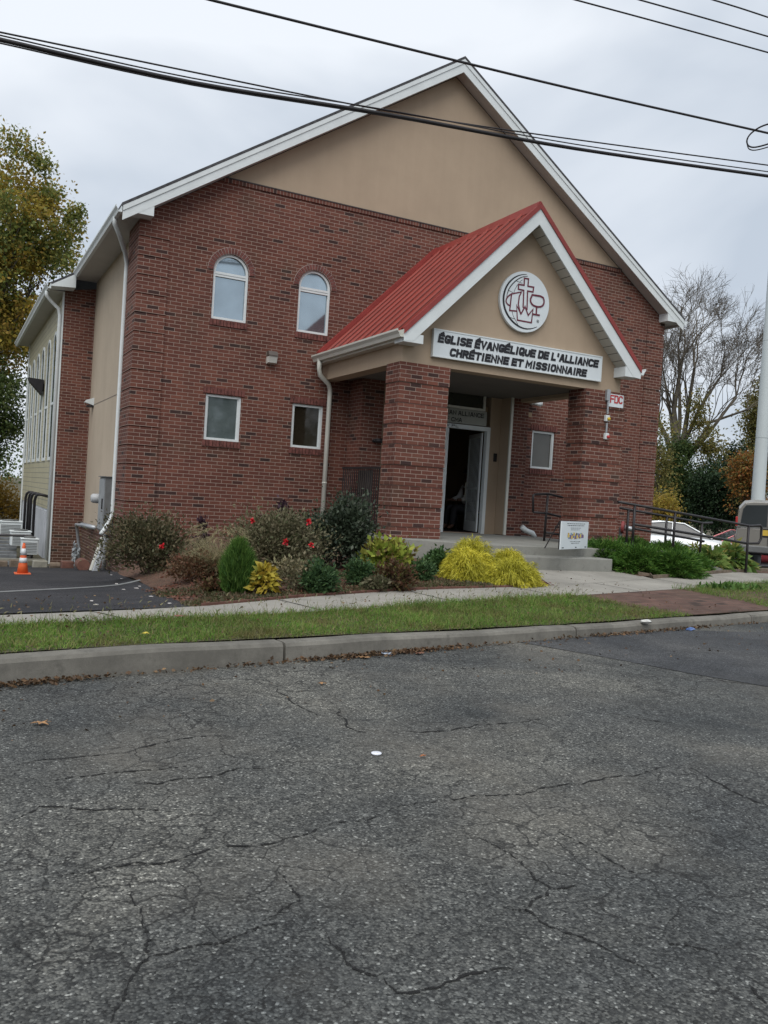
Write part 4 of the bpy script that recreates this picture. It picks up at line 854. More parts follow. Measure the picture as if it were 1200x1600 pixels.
C0 = np.array([-.18, 4.6, zg+.3])+RNG.normal(size=(110, 3))*np.array([.03, .04, .14]); V, F = leaves(C0, RNG.normal(size=(110, 3))*.6+np.array([-.1, 0, -1.2]), .1, .4); npmesh('rags', V, F, plain('rag_grey', (.30, .33, .35), .8), t)

# conduits (black U pipes) on annex wall
for i, y in enumerate((9.6, 8.6, 7.9, 6.9)):
    m = MB(); m.tube([(-.62, y-.35, .82), (-.78, y-.35, .86), (-.86, y-.3, .86), (-.9, y-.2, .82), (-.92, y-.12, .7), (-.92, y-.1, -.9)], .035, 8)
    tag(m.build('black_conduit', BLACKM, None, smooth=True), 'black conduit bent over into the rear wing siding, %s from the left of four' % ['first', 'second', 'third', 'fourth'][i], 'conduit', 'bent conduits on the rear wing')
# AC units on a timber deck, railing
def ac(x, y, z, w, hgt, lb):
    t = thing('condenser_unit', lb, 'air conditioner', (x, y, z), 'air conditioners beside the rear wing')
    m = MB(); m.box(x-w/2, x+w/2, y-w/2, y+w/2, z, z+hgt*.93); m.build('casing', WHITE, t, bevel=.02)
    m = MB(); m.box(x-w/2-.02, x+w/2+.02, y-w/2-.02, y+w/2+.02, z+hgt*.93, z+hgt); m.build('lid', WHITE, t, bevel=.01)
    m = MB(); [m.box(x-w*.42, x+w*.42, y-w/2-.012, y-w/2-.001, z+hgt*(.12+.1*i), z+hgt*(.155+.1*i)) for i in range(7)]; m.build('grille', GREYM, t)
    m = MB(); m.lathe((x, y, z+hgt), [(w*.36, .0), (w*.36, .03), (w*.1, .045)], 20); m.build('fan_cover', GREYM, t)
def acp(px, py, D, w, hgt, lb): p = atd(px, py, D); ac(p.x, p.y, p.z, w, hgt, lb)
acp(15, 836, 24, .6, .4, 'white air conditioner farthest back, at the left edge by the rear wing')
acp(31, 852, 21, .45, .36, 'white air conditioner in the middle of the three behind the traffic cone')
acp(45, 866, 19, .34, .36, 'white air conditioner nearest the brick corner, just right of the traffic cone')
t = thing('timber_deck', 'low weathered wooden pallet deck stacked left behind the cone', 'deck', (-2.2, 5.2, -.72))
m = MB()
for i in range(9): p = atd(-20, 838+5.5*i, 22.5-.45*i); q = atd(27, 838+5.5*i, 22.5-.45*i); m.box(p.x-1.5, q.x, p.y-.2, p.y+.02, p.z-.06, p.z)
m.build('board', plain('grey_boards', (.16, .17, .18), .8, .3, 8), t)
p, q = atd(-10, 836, 20), atd(50, 837, 20); m = MB(); m.tube([p, q], .03, 6); m.tube([q, q+Vector((0, 0, -.6))], .03, 6); m.build('rail', BLACKM, t)
# railway ties at the driveway's edge
def tie(px0, px1, py0, py1, D, mat, lb, rnd=False):
    a, b = atd(px0, py1, D), atd(px1, py0, D); z0 = hz(a.x, a.y)-.02; z1 = max(b.z, z0+.12)
    m = MB()
    if rnd: r = (z1-z0)/2; m.tube([(a.x, a.y, z0+r), (b.x, a.y-.0, z0+r)], [r, r*.97], 12)
    else: m.hexa([(a.x, a.y-.1, z0), (b.x, a.y-.1, z0), (b.x, a.y+.12, z0), (a.x, a.y+.12, z0), (a.x+.01, a.y-.1, z1), (b.x, a.y-.1, z1-.01), (b.x, a.y+.12, z1), (a.x, a.y+.12, z1)])
    tag(m.build('timber_tie', mat, None, bevel=.012), lb, 'timber', 'timbers along the driveway end')
tie(14, 40, 876, 896, 17.5, WOODOLD, 'short brown block just left of the traffic cone base'); tie(50, 75, 877, 894, 17.5, plain('pale_timber', (.24, .23, .19), .9, .3, 6), 'pale grey-brown squared block just right of the traffic cone')
tie(77, 95, 879, 892, 17.4, WOODOLD, 'short round log end, leftmost below the rear brick corner', True); tie(95, 116, 878, 892, 17.3, WOODRED, 'red-brown squared block in the middle below the rear brick corner'); tie(-30, 13, 878, 899, 17.5, WOODOLD, 'long weathered timber running out of the photo at the left edge')
p = atd(130, 883, 16.4); m = MB(); m.tube([(p.x-.0, p.y-.05, hz(p.x, p.y)+.1), (p.x+.01, p.y+.35, hz(p.x, p.y)+.1)], .12, 20); tag(m.build('round_log', WOODRED, None, bevel=.01), 'thick round log with its sawn end facing the street by the standpipe', 'log')
p, q = atd(-40, 873, 18.2), atd(76, 873, 18.2); m = MB(); m.box(p.x, q.x, p.y, p.y+.08, p.z-.03, p.z+.02); m.box(q.x-.05, q.x, p.y, p.y+.08, p.z-.35, p.z-.03); m.box(p.x+1.0, p.x+1.05, p.y, p.y+.08, p.z-.35, p.z-.03)
tag(m.build('timber_rail', plain('bleached_timber', (.25, .24, .2), .9), None), 'thin pale horizontal board over the timbers at the driveway end', 'board')

# traffic cone
p = atd(35, 896, 14); p.z = hz(p.x, p.y)+.012
q = G(35, 897, .01); D = (q-CP).dot(CF); s = D*50/FPX/.72
p = q; t = thing('traffic_cone', 'orange traffic cone with two white reflective bands at the driveway edge', 'traffic cone', tuple(p))
ORG = plain('orange_plastic', (.62, .11, .03), .5, .08, 8); REFL = plain('reflective_band', (.6, .62, .63), .3)
m = MB(); m.box(p.x-.17*s, p.x+.17*s, p.y-.17*s, p.y+.17*s, p.z, p.z+.03*s); m.build('base', ORG, t, bevel=.008)
def cr_(z): return (.125-.1*z/.7)*s
m = MB(); m.lathe(tuple(p), [(cr_(z), z*s) for z in (.02, .2, .4, .6, .7)], 24); m.build('cone', ORG, t, smooth=True)
m = MB(); m.lathe(tuple(p), [(cr_(z)+.002, z*s) for z in (.26, .37)], 24); m.lathe(tuple(p), [(cr_(z)+.002, z*s) for z in (.43, .58)], 24); m.build('reflective_band', REFL, t, smooth=True)

# iron gate in the porch side
t = thing('iron_railing', 'black wrought iron railing closing the left side of the porch', 'railing', (3.85, -1.8, .65))
m = MB(); ya, yb = -.62, -2.9; xg = 3.95
m.box(xg-.02, xg+.02, yb, ya, 1.8, 1.84); m.box(xg-.02, xg+.02, yb, ya, .76, .79); m.build('rail', BLACKM, t)
m = MB()
for i in range(27): y = ya-.03+(yb-ya+.06)*i/26; m.box(xg-.008, xg+.008, y-.008, y+.008, .66, 1.8)
m.build('bars', BLACKM, t); m = MB(); m.box(4.02, 4.05, -1.75, -1.2, .7, 1.78); m.build('mesh_panel', plain('weathered_lattice', (.09, .075, .065), .8), t)
# handrails
def rail(name, lb, lines, r=.022, grp=None):
    t = thing(name, lb, 'handrail', tuple(lines[0][1][0]), grp)
    for nme, pts in lines: m = MB(); m.tube(pts, r, 8); m.build(nme, BLACKM, t, smooth=True)
    return t
y = -2.45; P = lambda a, b: ony(a, b, y)
base = P(852, 842); pa, pb_, pc_ = P(833, 774), P(856, 771.5), P(879, 777); post = P(856, 773); xr = 9.0
fz = lambda p, q: p+(q-p)*((xr-p.x)/(q.x-p.x))
rail('entry_handrail', 'short black pipe handrail with looped end on the porch slab behind the white yard sign', [
  ('top_rail', [P(833, 800), pa, pa+Vector((.03, 0, .02)), pb_, fz(pb_, pc_)]), ('lower_rail', [P(833, 800), P(854, 802), fz(P(854, 802), P(879, 808))]), ('post', [post, Vector((post.x-.02, y, .65))]), ('bottom_rail', [P(853, 832), fz(P(853, 832), P(876, 835.5))])])
yf, yr = -4.25, -3.05
def Q(a, b, y): return ony(a, b, y)
def post(px, py, y, top_=None): q = Q(px, py, y); zg = .65-.19*max(0, q.x-8.7); return [q, Vector((q.x, y, max(zg, hz(q.x, y))))]
rail('ramp_handrail', 'front black pipe handrail sloping down along the entrance ramp to a looped end', [
  ('top_rail', [Q(966, 784, yf), Q(1075, 804, yf), Q(1172, 822, yf), Q(1188, 821, yf), Q(1190, 824, yf), Q(1189, 842, yf), Q(1185, 849, yf), Q(1167, 849, yf)]),
  ('lower_rail', [Q(990, 819, yf), Q(1075, 833, yf), Q(1167, 849, yf)]), ('post', post(992, 790, yf)), ('post', post(1055, 801, yf)), ('post', post(1170, 822, yf))], .024, 'ramp handrails')
rail('ramp_handrail', 'rear black pipe handrail of the ramp, ending in a short level stub', [
  ('top_rail', [Q(966, 793, yr), Q(1075, 813, yr), Q(1098, 817.5, yr), Q(1113, 817, yr)]), ('lower_rail', [Q(992, 826, yr), Q(1075, 841, yr), Q(1100, 846, yr)]), ('post', post(982, 797, yr)), ('post', post(1042, 807, yr)), ('post', post(1097, 817, yr))], .024, 'ramp handrails')
m = MB(); m.hexa([(8.7, -4.3, -.1), (11.7, -4.3, -.2), (11.7, -3.0, -.2), (8.7, -3.0, -.1), (8.7, -4.3, .645), (11.7, -4.3, .08), (11.7, -3.0, .08), (8.7, -3.0, .645)]); m.build('entrance_ramp', SLAB, None, kind='structure')
# chain link style rail far
# fire department inlet
q = ony(975, 824, -2.2); t = thing('fire_inlet', 'faded red round plate with grey hose coupling right of the porch column', 'fire inlet', tuple(q))
m = MB(); m.tube([(q.x-.03, q.y+.03, q.z), (q.x, q.y-.01, q.z)], [.13, .12], 24); m.build('plate', plain('faded_red', (.30, .06, .06), .6, .3), t); m = MB(); m.tube([(q.x, q.y-.01, q.z), (q.x+.07, q.y-.08, q.z-.02), (q.x+.13, q.y-.14, q.z-.03), (q.x+.14, q.y-.15, q.z-.035)], [.06, .055, .05, .03], 14); m.build('coupling', GALV, t, smooth=True)
m = MB(); m.tube([(q.x-.04, q.y+.05, hz(q.x, q.y)), (q.x-.04, q.y+.05, q.z)], .035, 8); m.build('standpipe', GREYM, t, smooth=True)
# extended downspout elbow lying on slab
m = MB(); p0, p1, p2, p3 = (ony(a, b, -.9) for a, b in ((815, 823), (822, 829), (832, 833), (835, 839))); m.tube([p0, p1, p2, p3], .055, 10); tag(m.build('downspout_elbow', WHITE, None, smooth=True), 'loose white downspout elbow lying at the foot of the brick on the porch slab', 'downspout')

# yard sign
def VD(px, py, D): return atd(px, py, D)
A0, A1 = VD(877.5, 814.5, 13.3), VD(919.5, 811.0, 14.3); zl = .66; fz0 = A0.z-.415
t = thing('yard_sign', 'white yard sign with dark print and a small colourful picture on the porch slab', 'sign', (A0.x, A0.y, .66))
u = Vector((A1.x-A0.x, A1.y-A0.y, 0)); wdt = u.length; u.normalize(); nrm = Vector((u.y, -u.x, 0)); hB = A0.z-.655
B0 = Vector((A0.x, A0.y, .657))
def BP(a, b, o=0): return B0+u*(a*wdt)+Vector((0, 0, 1))*(b*hB)+nrm*o
m = MB(); m.hexa([BP(0, 0, .01), BP(1, 0, .01), BP(1, 0, -.01), BP(0, 0, -.01), BP(0, 1, .01), BP(1, 1, .01), BP(1, 1, -.01), BP(0, 1, -.01)]); m.build('panel', SIGNW, t)
m = MB(); rows = ((.91, .18, .85, .022), (.84, .2, .82, .024), (.755, .32, .7, .018), (.69, .33, .66, .016), (.26, .32, .7, .018), (.2, .37, .67, .02))
for b, a0, a1, hh in rows:
    x = a0
    while x < a1:
        w = random.uniform(.02, .07); m.add([BP(x, b, .012), BP(min(x+w, a1), b, .012), BP(min(x+w, a1), b+hh, .012), BP(x, b+hh, .012)], [(0, 1, 2, 3)]); x += w+.015
for a, w in ((.04, .07), (.52, .06), (.88, .08)): m.add([BP(a, .04, .012), BP(a+w, .04, .012), BP(a+w, .075, .012), BP(a, .075, .012)], [(0, 1, 2, 3)])
m.build('print_rows', plain('print_dark', (.05, .06, .07)), t, uv=False)
pc4 = [plain('print_%s' % n, c) for n, c in (('ochre', (.5, .3, .06)), ('brown', (.16, .09, .06)), ('blue', (.2, .32, .42)), ('violet', (.16, .1, .25)), ('yellow', (.6, .45, .12)))]
for i, mm in enumerate(pc4):
    m = MB()
    for k in range(5):
        a = .22+(.56*((k*5+i*2) % 23)/23); b = .36+random.uniform(0, .12); m.add([BP(a, b, .012+.0006*(i+1)), BP(a+.07, b, .012+.0006*(i+1)), BP(a+.06, b+.12, .012+.0006*(i+1)), BP(a+.01, b+.13, .012+.0006*(i+1))], [(0, 1, 2, 3)])
    m.build('picture_figures', mm, t, uv=False)
m = MB(); m.tube([BP(0, 0, -.02), BP(0, 1, -.02), BP(1, 1, -.02), BP(1, 0, -.02)], .01, 6); m.tube([BP(0, 1, -.03), BP(0, 0, -.25)], .009, 6); m.tube([BP(1, 1, -.03), BP(1, 0, -.25)], .009, 6); m.build('stand', BLACKM, t)

# seated person just inside the doorway
def skinned(name, verts, edges, radii, mat, parent, lv=2, root=0):
    me = bpy.data.meshes.new(name); me.from_pydata([tuple(v) for v in verts], edges, []); o = bpy.data.objects.new(name, me); COL.objects.link(o)
    sk = o.modifiers.new('s', 'SKIN'); 
    for i, r in enumerate(radii): v = me.skin_vertices[0].data[i]; v.radius = (r, r) if not hasattr(r, '__len__') else r; v.use_root = (i == root)
    ss = o.modifiers.new('u', 'SUBSURF'); ss.levels = lv; ss.render_levels = lv; me.materials.append(mat)
    dg = bpy.context.evaluated_depsgraph_get(); m2 = bpy.data.meshes.new_from_object(o.evaluated_get(dg)); bpy.data.objects.remove(o)
    m2.materials.clear(); return link(m2, name, mat, parent, smooth=True, uv=False)
pxx, pyy, zf = 7.86, .95, .655
t = thing('person', 'dim figure seated just inside the open doorway in white sleeves and dark trousers', 'person', (pxx, pyy, zf))
SK = plain('skin_dark', (.12, .06, .04), .6); CLW = plain('white_cloth', (.6, .6, .6), .8); CLD = plain('dark_cloth', (.03, .03, .035), .9)
V_ = [(0, 0, .5), (0, 0, .68), (-.01, 0, .9), (-.02, 0, 1.04), (-.03, 0, 1.14), (-.05, 0, 1.27), (-.06, 0, 1.34),   # pelvis..head
  (-.02, -.19, 1.0), (-.10, -.24, .76), (-.33, -.2, .70), (-.42, -.18, .70), (-.02, .19, 1.0), (-.10, .24, .76), (-.33, .16, .70), (-.42, .14, .70),
  (-.05, -.1, .49), (-.45, -.13, .52), (-.48, -.13, .1), (-.6, -.14, .05), (-.05, .1, .49), (-.45, .13, .52), (-.48, .13, .1), (-.6, .14, .05)]
E_ = [(0,1),(1,2),(2,3),(3,4),(4,5),(5,6),(3,7),(7,8),(8,9),(9,10),(3,11),(11,12),(12,13),(13,14),(0,15),(15,16),(16,17),(17,18),(0,19),(19,20),(20,21),(21,22)]
R__ = [(.15,.11),(.13,.1),(.15,.11),(.11,.09),.055,(.085,.1),.07,.06,.048,.035,.035,.06,.048,.035,.035,.09,.075,.05,.04,.09,.075,.05,.04]
off = Vector((pxx, pyy, zf)); body = skinned('body', [Vector(v)+off for v in V_], E_, R__, SK, t)
sh = skinned('shirt', [Vector(V_[i])+off for i in (0, 1, 2, 3, 7, 8, 9, 11, 12, 13)], [(0,1),(1,2),(2,3),(3,4),(4,5),(5,6),(3,7),(7,8),(8,9)], [(.165,.125),(.15,.12),(.165,.125),(.12,.1),.075,.065,.05,.075,.065,.05], CLW, t)
trz = skinned('trousers', [Vector(V_[i])+off for i in (0, 15, 16, 17, 19, 20, 21)], [(0,1),(1,2),(2,3),(0,4),(4,5),(5,6)], [(.17,.13),.105,.09,.065,.105,.09,.065], CLD, t)
P0 = np.array(off)+np.array([-.055, 0, 1.31])+unit(RNG.normal(size=(500, 3)))*np.array([.09, .08, .1]); P0 = P0[P0[:, 2] > off.z+1.31]; V, F = leaves(P0, RNG.normal(size=P0.shape), .03, .8); npmesh('hair', V, F, INK, t)
for s in (-1, 1):   # five fingers on each hand
    for k in range(5):
        hb_ = off+Vector((-.43, s*.16+(k-2)*.017, .70)); ln = (.045, .06, .068, .062, .048)[k]
        m = MB(); m.tube([hb_, hb_+Vector((-ln*.6, 0, -.005)), hb_+Vector((-ln, 0, -.03))], [.0095, .009, .007], 8); m.build('finger', SK, body, smooth=True)
t = thing('chair', 'dark chair carrying the seated figure inside the doorway', 'chair', (pxx, pyy, zf))
m = MB(); m.box(pxx-.2, pxx+.25, pyy-.22, pyy+.22, zf+.38, zf+.42); m.build('seat', CLD, t); m = MB(); m.box(pxx+.2, pxx+.24, pyy-.22, pyy+.22, zf+.45, zf+.9); m.build('backrest', CLD, t)
for a in (-.17, .22):
    for b in (-.19, .19): m = MB(); m.box(pxx+a-.015, pxx+a+.015, pyy+b-.015, pyy+b+.015, zf, zf+.38); m.build('leg', BLACKM, t)
q = ony(738, 703, 4.17); t = thing('framed_picture', 'dark framed picture on the tan wall deep inside the hall', 'picture', (q.x, 4.19, q.z))
m = MB(); m.box(q.x-.3, q.x+.3, 4.15, 4.2, q.z-.25, q.z+.25); m.build('frame', BLACKM, t); m = MB(); m.box(q.x-.24, q.x+.24, 4.14, 4.15, q.z-.19, q.z+.19); m.build('print', plain('faded_print', (.2, .18, .15)), t)

# ================================================================= WIRES, MAST
def wire(lb, pts, r, grp='overhead wires'):
    pts = smoothp3([Vector(p) for p in pts]); d0 = (pts[0]-pts[1]); d1 = (pts[-1]-pts[-2]); pts = [pts[0]+d0.normalized()*25+Vector((0, 0, .4))]+pts+[pts[-1]+d1.normalized()*25+Vector((0, 0, .6))]
    m = MB(); m.tube(pts, r, 6); return tag(m.build('overhead_wire', BLACKM, None, smooth=True, uv=False), lb, 'wire', grp)
def smoothp3(p):
    out = []
    P = [p[0]]+p+[p[-1]]
    for i in range(1, len(P)-2):
        for k in range(6):
            t = k/6; out.append(.5*((2*P[i])+(-P[i-1]+P[i+1])*t+(2*P[i-1]-5*P[i]+4*P[i+1]-P[i+2])*t*t+(-P[i-1]+3*P[i]-3*P[i+1]+P[i+2])*t**3))
    return out+[p[-1]]
bw = [(-2.55,-4.7,6.3),(-.27,-4.49,6.52),(2.43,-4.66,6.75),(5.71,-4.88,6.97),(9.4,-5.45,7.2)]
wire('thick black twisted cable bundle crossing the tan gable', bw, .026)
wire('thin black strand hugging the top of the thick cable bundle', [(a, b, c+.05+.006*i) for i, (a, b, c) in enumerate(bw)], .009)
wire('thin black strand hugging the underside of the thick cable bundle', [(a, b, c-.04+.007*i) for i, (a, b, c) in enumerate(bw)], .009)
wire('thin black wire just above the cable bundle across the gable', [(-2.55,-4.45,6.5),(-.23,-4.29,6.75),(2.62,-4.26,7.0),(5.22,-4.52,7.2),(9.62,-5.25,7.5)], .011)
wire('black cable passing just over the peak of the main roof', [(-.06,-4.37,7.71),(2.62,-4.56,7.81),(5.67,-4.84,7.9),(9.49,-5.32,8.0)], .018)
for lb, a, b, z0_, z1_ in (('lowest of the three wires in the upper right corner of the sky', (900, 0), (1200, 82), 8.38, 8.4), ('middle of the three wires in the upper right corner of the sky', (1000, 0), (1200, 57), 8.68, 8.7), ('topmost of the three wires in the upper right corner of the sky', (1115, 0), (1200, 27), 8.95, 8.95)):
    wire(lb, [onz(*a, z0_), onz((a[0]+b[0])/2, (a[1]+b[1])/2-.5, (z0_+z1_)/2-.0), onz(*b, z1_)], .011)
m = MB(); cpts = [onz(a, b, 7.95) for a, b in ((1214, 192), (1200, 194), (1185, 200), (1172, 210), (1167, 220), (1170, 228), (1180, 230), (1200, 225), (1216, 218))]; m.tube(smoothp3(cpts), .014, 6); m.tube(smoothp3([p+Vector((.01, 0, -.05)) for p in cpts[4:]]), .01, 6)
tag(m.build('cable_loop', BLACKM, None, smooth=True, uv=False), 'slack loop of black cable hanging at the right edge of the photo', 'cable')
# white mast
t = thing('white_mast', 'tall plain white tapering mast rising behind the parked van at the right edge', 'mast', (22.4, 5.0, 0))
D = 30; segs = []; MASTP = plain('white_mast_paint', (.47, .52, .53), .6, .03, .3)
for (z0, z1) in ((-.3, 4.2), (4.21, 7.6), (7.61, 11), (11.01, 18)):
    m = MB(); c = atd(1183.5, 790, D); r0, r1 = .235-.006*z0, .235-.006*z1
    m.tube([(c.x, c.y, z0), (c.x, c.y, z1)], [r0, r1], 40); m.build('mast_section', MASTP, t)
# ================================================================= PLANTS IN THE BEDS
ROSE = leafmat('rose_leaves', [(.05, .05, .025), (.09, .085, .045), (.15, .12, .07), (.06, .08, .035)])
ROSE2 = leafmat('rose_leaves_olive', [(.08, .075, .04), (.14, .13, .075), (.20, .17, .11), (.09, .11, .05)])
DKSH = leafmat('dark_shrub_leaves', [(.018, .028, .018), (.035, .052, .032), (.07, .09, .06), (.025, .035, .022)], .15, .4)
PURP = leafmat('purple_leaves', [(.025, .012, .022), (.05, .022, .035), (.035, .02, .025)])
RUST = leafmat('rust_leaves', [(.10, .06, .03), (.17, .09, .05), (.09, .07, .04), (.20, .075, .05)])
ARBV = leafmat('arborvitae_leaves', [(.025, .065, .015), (.06, .14, .028), (.11, .21, .04), (.15, .25, .06)])
YELH = leafmat('yellow_hosta_leaves', [(.30, .24, .03), (.48, .40, .06), (.40, .27, .04), (.22, .26, .05)])
GRN = leafmat('green_shrub_leaves', [(.025, .06, .025), (.05, .10, .04), (.08, .14, .05), (.035, .075, .03)])
LIME = leafmat('lime_leaves', [(.14, .20, .03), (.26, .32, .05), (.34, .34, .07), (.16, .10, .05)])
REDB = leafmat('red_brown_leaves', [(.07, .025, .018), (.13, .06, .035), (.12, .10, .04), (.05, .04, .02)])
GOLD = leafmat('golden_threads', [(.26, .24, .02), (.55, .50, .05), (.80, .74, .12), (.48, .44, .03), (.16, .17, .02)], .3)
JUNI = leafmat('juniper_sprays', [(.03, .08, .018), (.075, .18, .03), (.14, .27, .05), (.04, .11, .025), (.20, .32, .07)])
STRAW = leafmat('straw_plumes', [(.30, .25, .15), (.42, .36, .23), (.24, .22, .12), (.16, .17, .08)])
HOST = leafmat('green_hosta_leaves', [(.06, .12, .03), (.14, .24, .06), (.26, .34, .10), (.34, .30, .09)])
REDF = plain('red_petals', (.55, .02, .03), .5, .25, 30)
def at_ground(px, py): p = G(px, py, .01); return p
def mpx(p): return (p-CP).dot(CF)/FPX     # metres per pixel at p
def sh(lb, px, py, wpx, hpx, n, leaf, mat, name='shrub', cat='shrub', dep=.8, fl=None, **k):
    p = at_ground(px, py); s = mpx(p); r = (wpx*s/2, wpx*s/2*dep, hpx*s/2); c = p+Vector((0, r[1]*.5, 0)); c.z = hz(c.x, c.y)
    flw = None
    if fl: flw = [(tuple(atd(a, b, (c-CP).dot(CF)-r[1]*.95)), REDF) for a, b in fl]
    return shrub(name, lb, cat, c, r, n, leaf, mat, flowers=flw, **k)
sh('wide sparse brown-green rose bush with one red bloom at the left corner of the church', 238, 897, 146, 98, 8200, .05, ROSE, 'rose_bush', 'rose bush', clumps=80, fl=[(252, 854)], lo=.25, spread=.24)
sh('long olive rose bush with several red blooms in front of the brick wall', 436, 895, 142, 96, 9500, .05, ROSE2, 'rose_bush', 'rose bush', clumps=80, fl=[(377, 842), (446, 846), (482, 815), (486, 851), (394, 814)], lo=.3, dep=.6, spread=.24)
sh('large dark glossy shrub at the left side of the porch', 540, 890, 112, 104, 8500, .06, DKSH, 'dark_shrub', 'shrub', clumps=70, lo=.35, zc=1.0)
sh('thin purple-leaved shrub poking above the olive rose bush', 447, 872, 34, 86, 650, .07, PURP, 'purple_shrub', 'shrub', clumps=16, zc=1.15, lo=.6)
sh('small purple-leaved upright plant between the corner rose bush and the straw grass', 312, 876, 22, 66, 420, .06, PURP, 'purple_shrub', 'shrub', clumps=12)
sh('low rust-brown withered shrub right of the corner rose bush', 308, 910, 88, 50, 2300, .045, RUST, 'withered_shrub', 'shrub', clumps=50, lo=.3)
# upright arborvitae
def cone_shrub(lb, px, py, wpx, hpx, n, mat):
    p = at_ground(px, py); s = mpx(p); r, H = wpx*s/2, hpx*s; c = p+Vector((0, r*.6, 0)); c.z = hz(c.x, c.y); t = thing('arborvitae', lb, 'arborvitae', c)
    z = RNG.uniform(.0, 1, n)**.9; prof = np.sin(np.clip(z*.9+.12, 0, 1)*math.pi)**.45*(1-z**3*.55); a = RNG.uniform(0, 2*math.pi, n); rr = r*prof*RNG.uniform(.5, 1.05, n)*(1+.16*np.sin(a*6+z*11)*np.sin(z*17+a*2))
    O = np.stack([c.x+rr*np.cos(a), c.y+rr*np.sin(a), c.z+z*H*.9], 1); D = np.stack([np.cos(a)*.5, np.sin(a)*.5, np.ones(n)*1.3], 1)+RNG.normal(size=(n, 3))*.25
    V, F = strands(O, D, RNG.uniform(.04, .12, n), .008, .1, 2, .2); npmesh('foliage', V, F, mat, t); m = MB(); m.tube([c+Vector((0, 0, -.03)), c+Vector((0, 0, H*.5))], .02, 6); m.build('stem', STEM, t)
cone_shrub('small dense upright green arborvitae beside the yellow hosta', 375, 928, 54, 86, 9000, ARBV)
def hosta(lb, px, py, wpx, hpx, n, mat, size=.16, name='hosta', asp=.5):
    p = at_ground(px, py); s = mpx(p); r, H = wpx*s/2, hpx*s; c = p+Vector((0, r*.7, 0)); c.z = hz(c.x, c.y); t = thing(name, lb, 'hosta' if name == 'hosta' else 'plant', c)
    a = RNG.uniform(0, 2*math.pi, n); q = RNG.uniform(.15, 1, n); O = np.stack([c.x+r*.75*q*np.cos(a), c.y+r*.75*q*np.sin(a), c.z+H*(.85-.6*q**2)*RNG.uniform(.5, 1, n)], 1)
    D = np.stack([np.cos(a)*q, np.sin(a)*q, .5-.9*q], 1)+RNG.normal(size=(n, 3))*.25; V, F = leaves(O, D, RNG.uniform(.6, 1.2, n)*size, asp, .3); npmesh('foliage', V, F, mat, t)
    m = MB(); [m.tube([c+Vector((0, 0, -.02)), Vector(O[i])], .005, 4) for i in range(0, n, max(1, n//25))]; m.build('stem', STEM, t); return t
hosta('bright yellow hosta with pointed leaves at the foot of the arborvitae', 417, 930, 44, 56, 330, YELH, .10)
hosta('yellow-flecked green hosta clump under the ramp rail at the right edge', 1160, 893, 72, 42, 300, HOST, .26)
hosta('second yellow-flecked green hosta clump, left of the larger one under the ramp rail', 1126, 893, 50, 36, 220, HOST, .22)
hosta('drooping yellow-green plant behind the juniper below the ramp rail', 1103, 882, 60, 36, 260, LIME, .16, 'leafy_plant', .3)
# straw fountain grass
p = at_ground(352, 905); s = mpx(p); c = p+Vector((0, .3, 0)); c.z = hz(c.x, c.y); t = thing('fountain_grass', 'straw-coloured fountain grass with feathery plumes behind the arborvitae', 'ornamental grass', c)
n = 1500; a = RNG.uniform(0, 2*math.pi, n); O = np.stack([c.x+.1*np.cos(a), c.y+.1*np.sin(a), c.z+0*a], 1); D = np.stack([np.cos(a)*.5, np.sin(a)*.5, 1.1+0*a], 1)+RNG.normal(size=(n, 3))*.25
V, F = strands(O, D, RNG.uniform(.3, .58, n), .006, 1.3, 5, .05); npmesh('blades', V, F, STRAW, t)
n = 90; a = RNG.uniform(0, 2*math.pi, n); C0 = np.stack([c.x+.24*np.cos(a)*RNG.uniform(.3, 1.1, n), c.y+.24*np.sin(a), c.z+RNG.uniform(.25, .62, n)], 1); O = np.repeat(C0, 34, 0); Dm = np.repeat(np.stack([np.cos(a), np.sin(a), -.35+0*a], 1), 34, 0)
tt = RNG.uniform(0, .16, (len(O), 1)); V, F = strands(O+Dm*tt, Dm+RNG.normal(size=O.shape)*.55, .045, .004, .2, 1); npmesh('plumes', V, F, STRAW, t)
sh('round green shrub with yellow tips right of the yellow hosta', 502, 929, 50, 50, 2600, .05, GRN, 'green_shrub', 'shrub', clumps=36)
sh('small green shrub below the dark shrub, second from the left of the low green mounds', 565, 916, 42, 44, 2200, .048, GRN, 'green_shrub', 'shrub', clumps=30)
sh('lime-green mound of broad leaves tinged red against the porch slab', 613, 902, 72, 56, 2300, .085, LIME, 'hydrangea', 'shrub', clumps=46, aspect=.7)
sh('loose red-brown barberry in front of the lime-green mound', 622, 924, 56, 48, 1700, .045, REDB, 'barberry', 'shrub', clumps=34)
sh('tiny dark green mound between the barberry and the glossy shrub', 664, 908, 34, 34, 1500, .045, GRN, 'green_shrub', 'shrub', clumps=26)
sh('small glossy dark green shrub hard against the slab left of the golden cypress', 692, 897, 44, 42, 1500, .07, leafmat('glossy_leaves', [(.03, .07, .025), (.06, .12, .04), (.09, .17, .06)], .2, .35), 'green_shrub', 'shrub', clumps=28)
sh('wispy pale dried plant left of the round green shrub', 458, 925, 44, 52, 420, .045, ROSE2, 'dried_plant', 'plant', clumps=20, lo=.5)
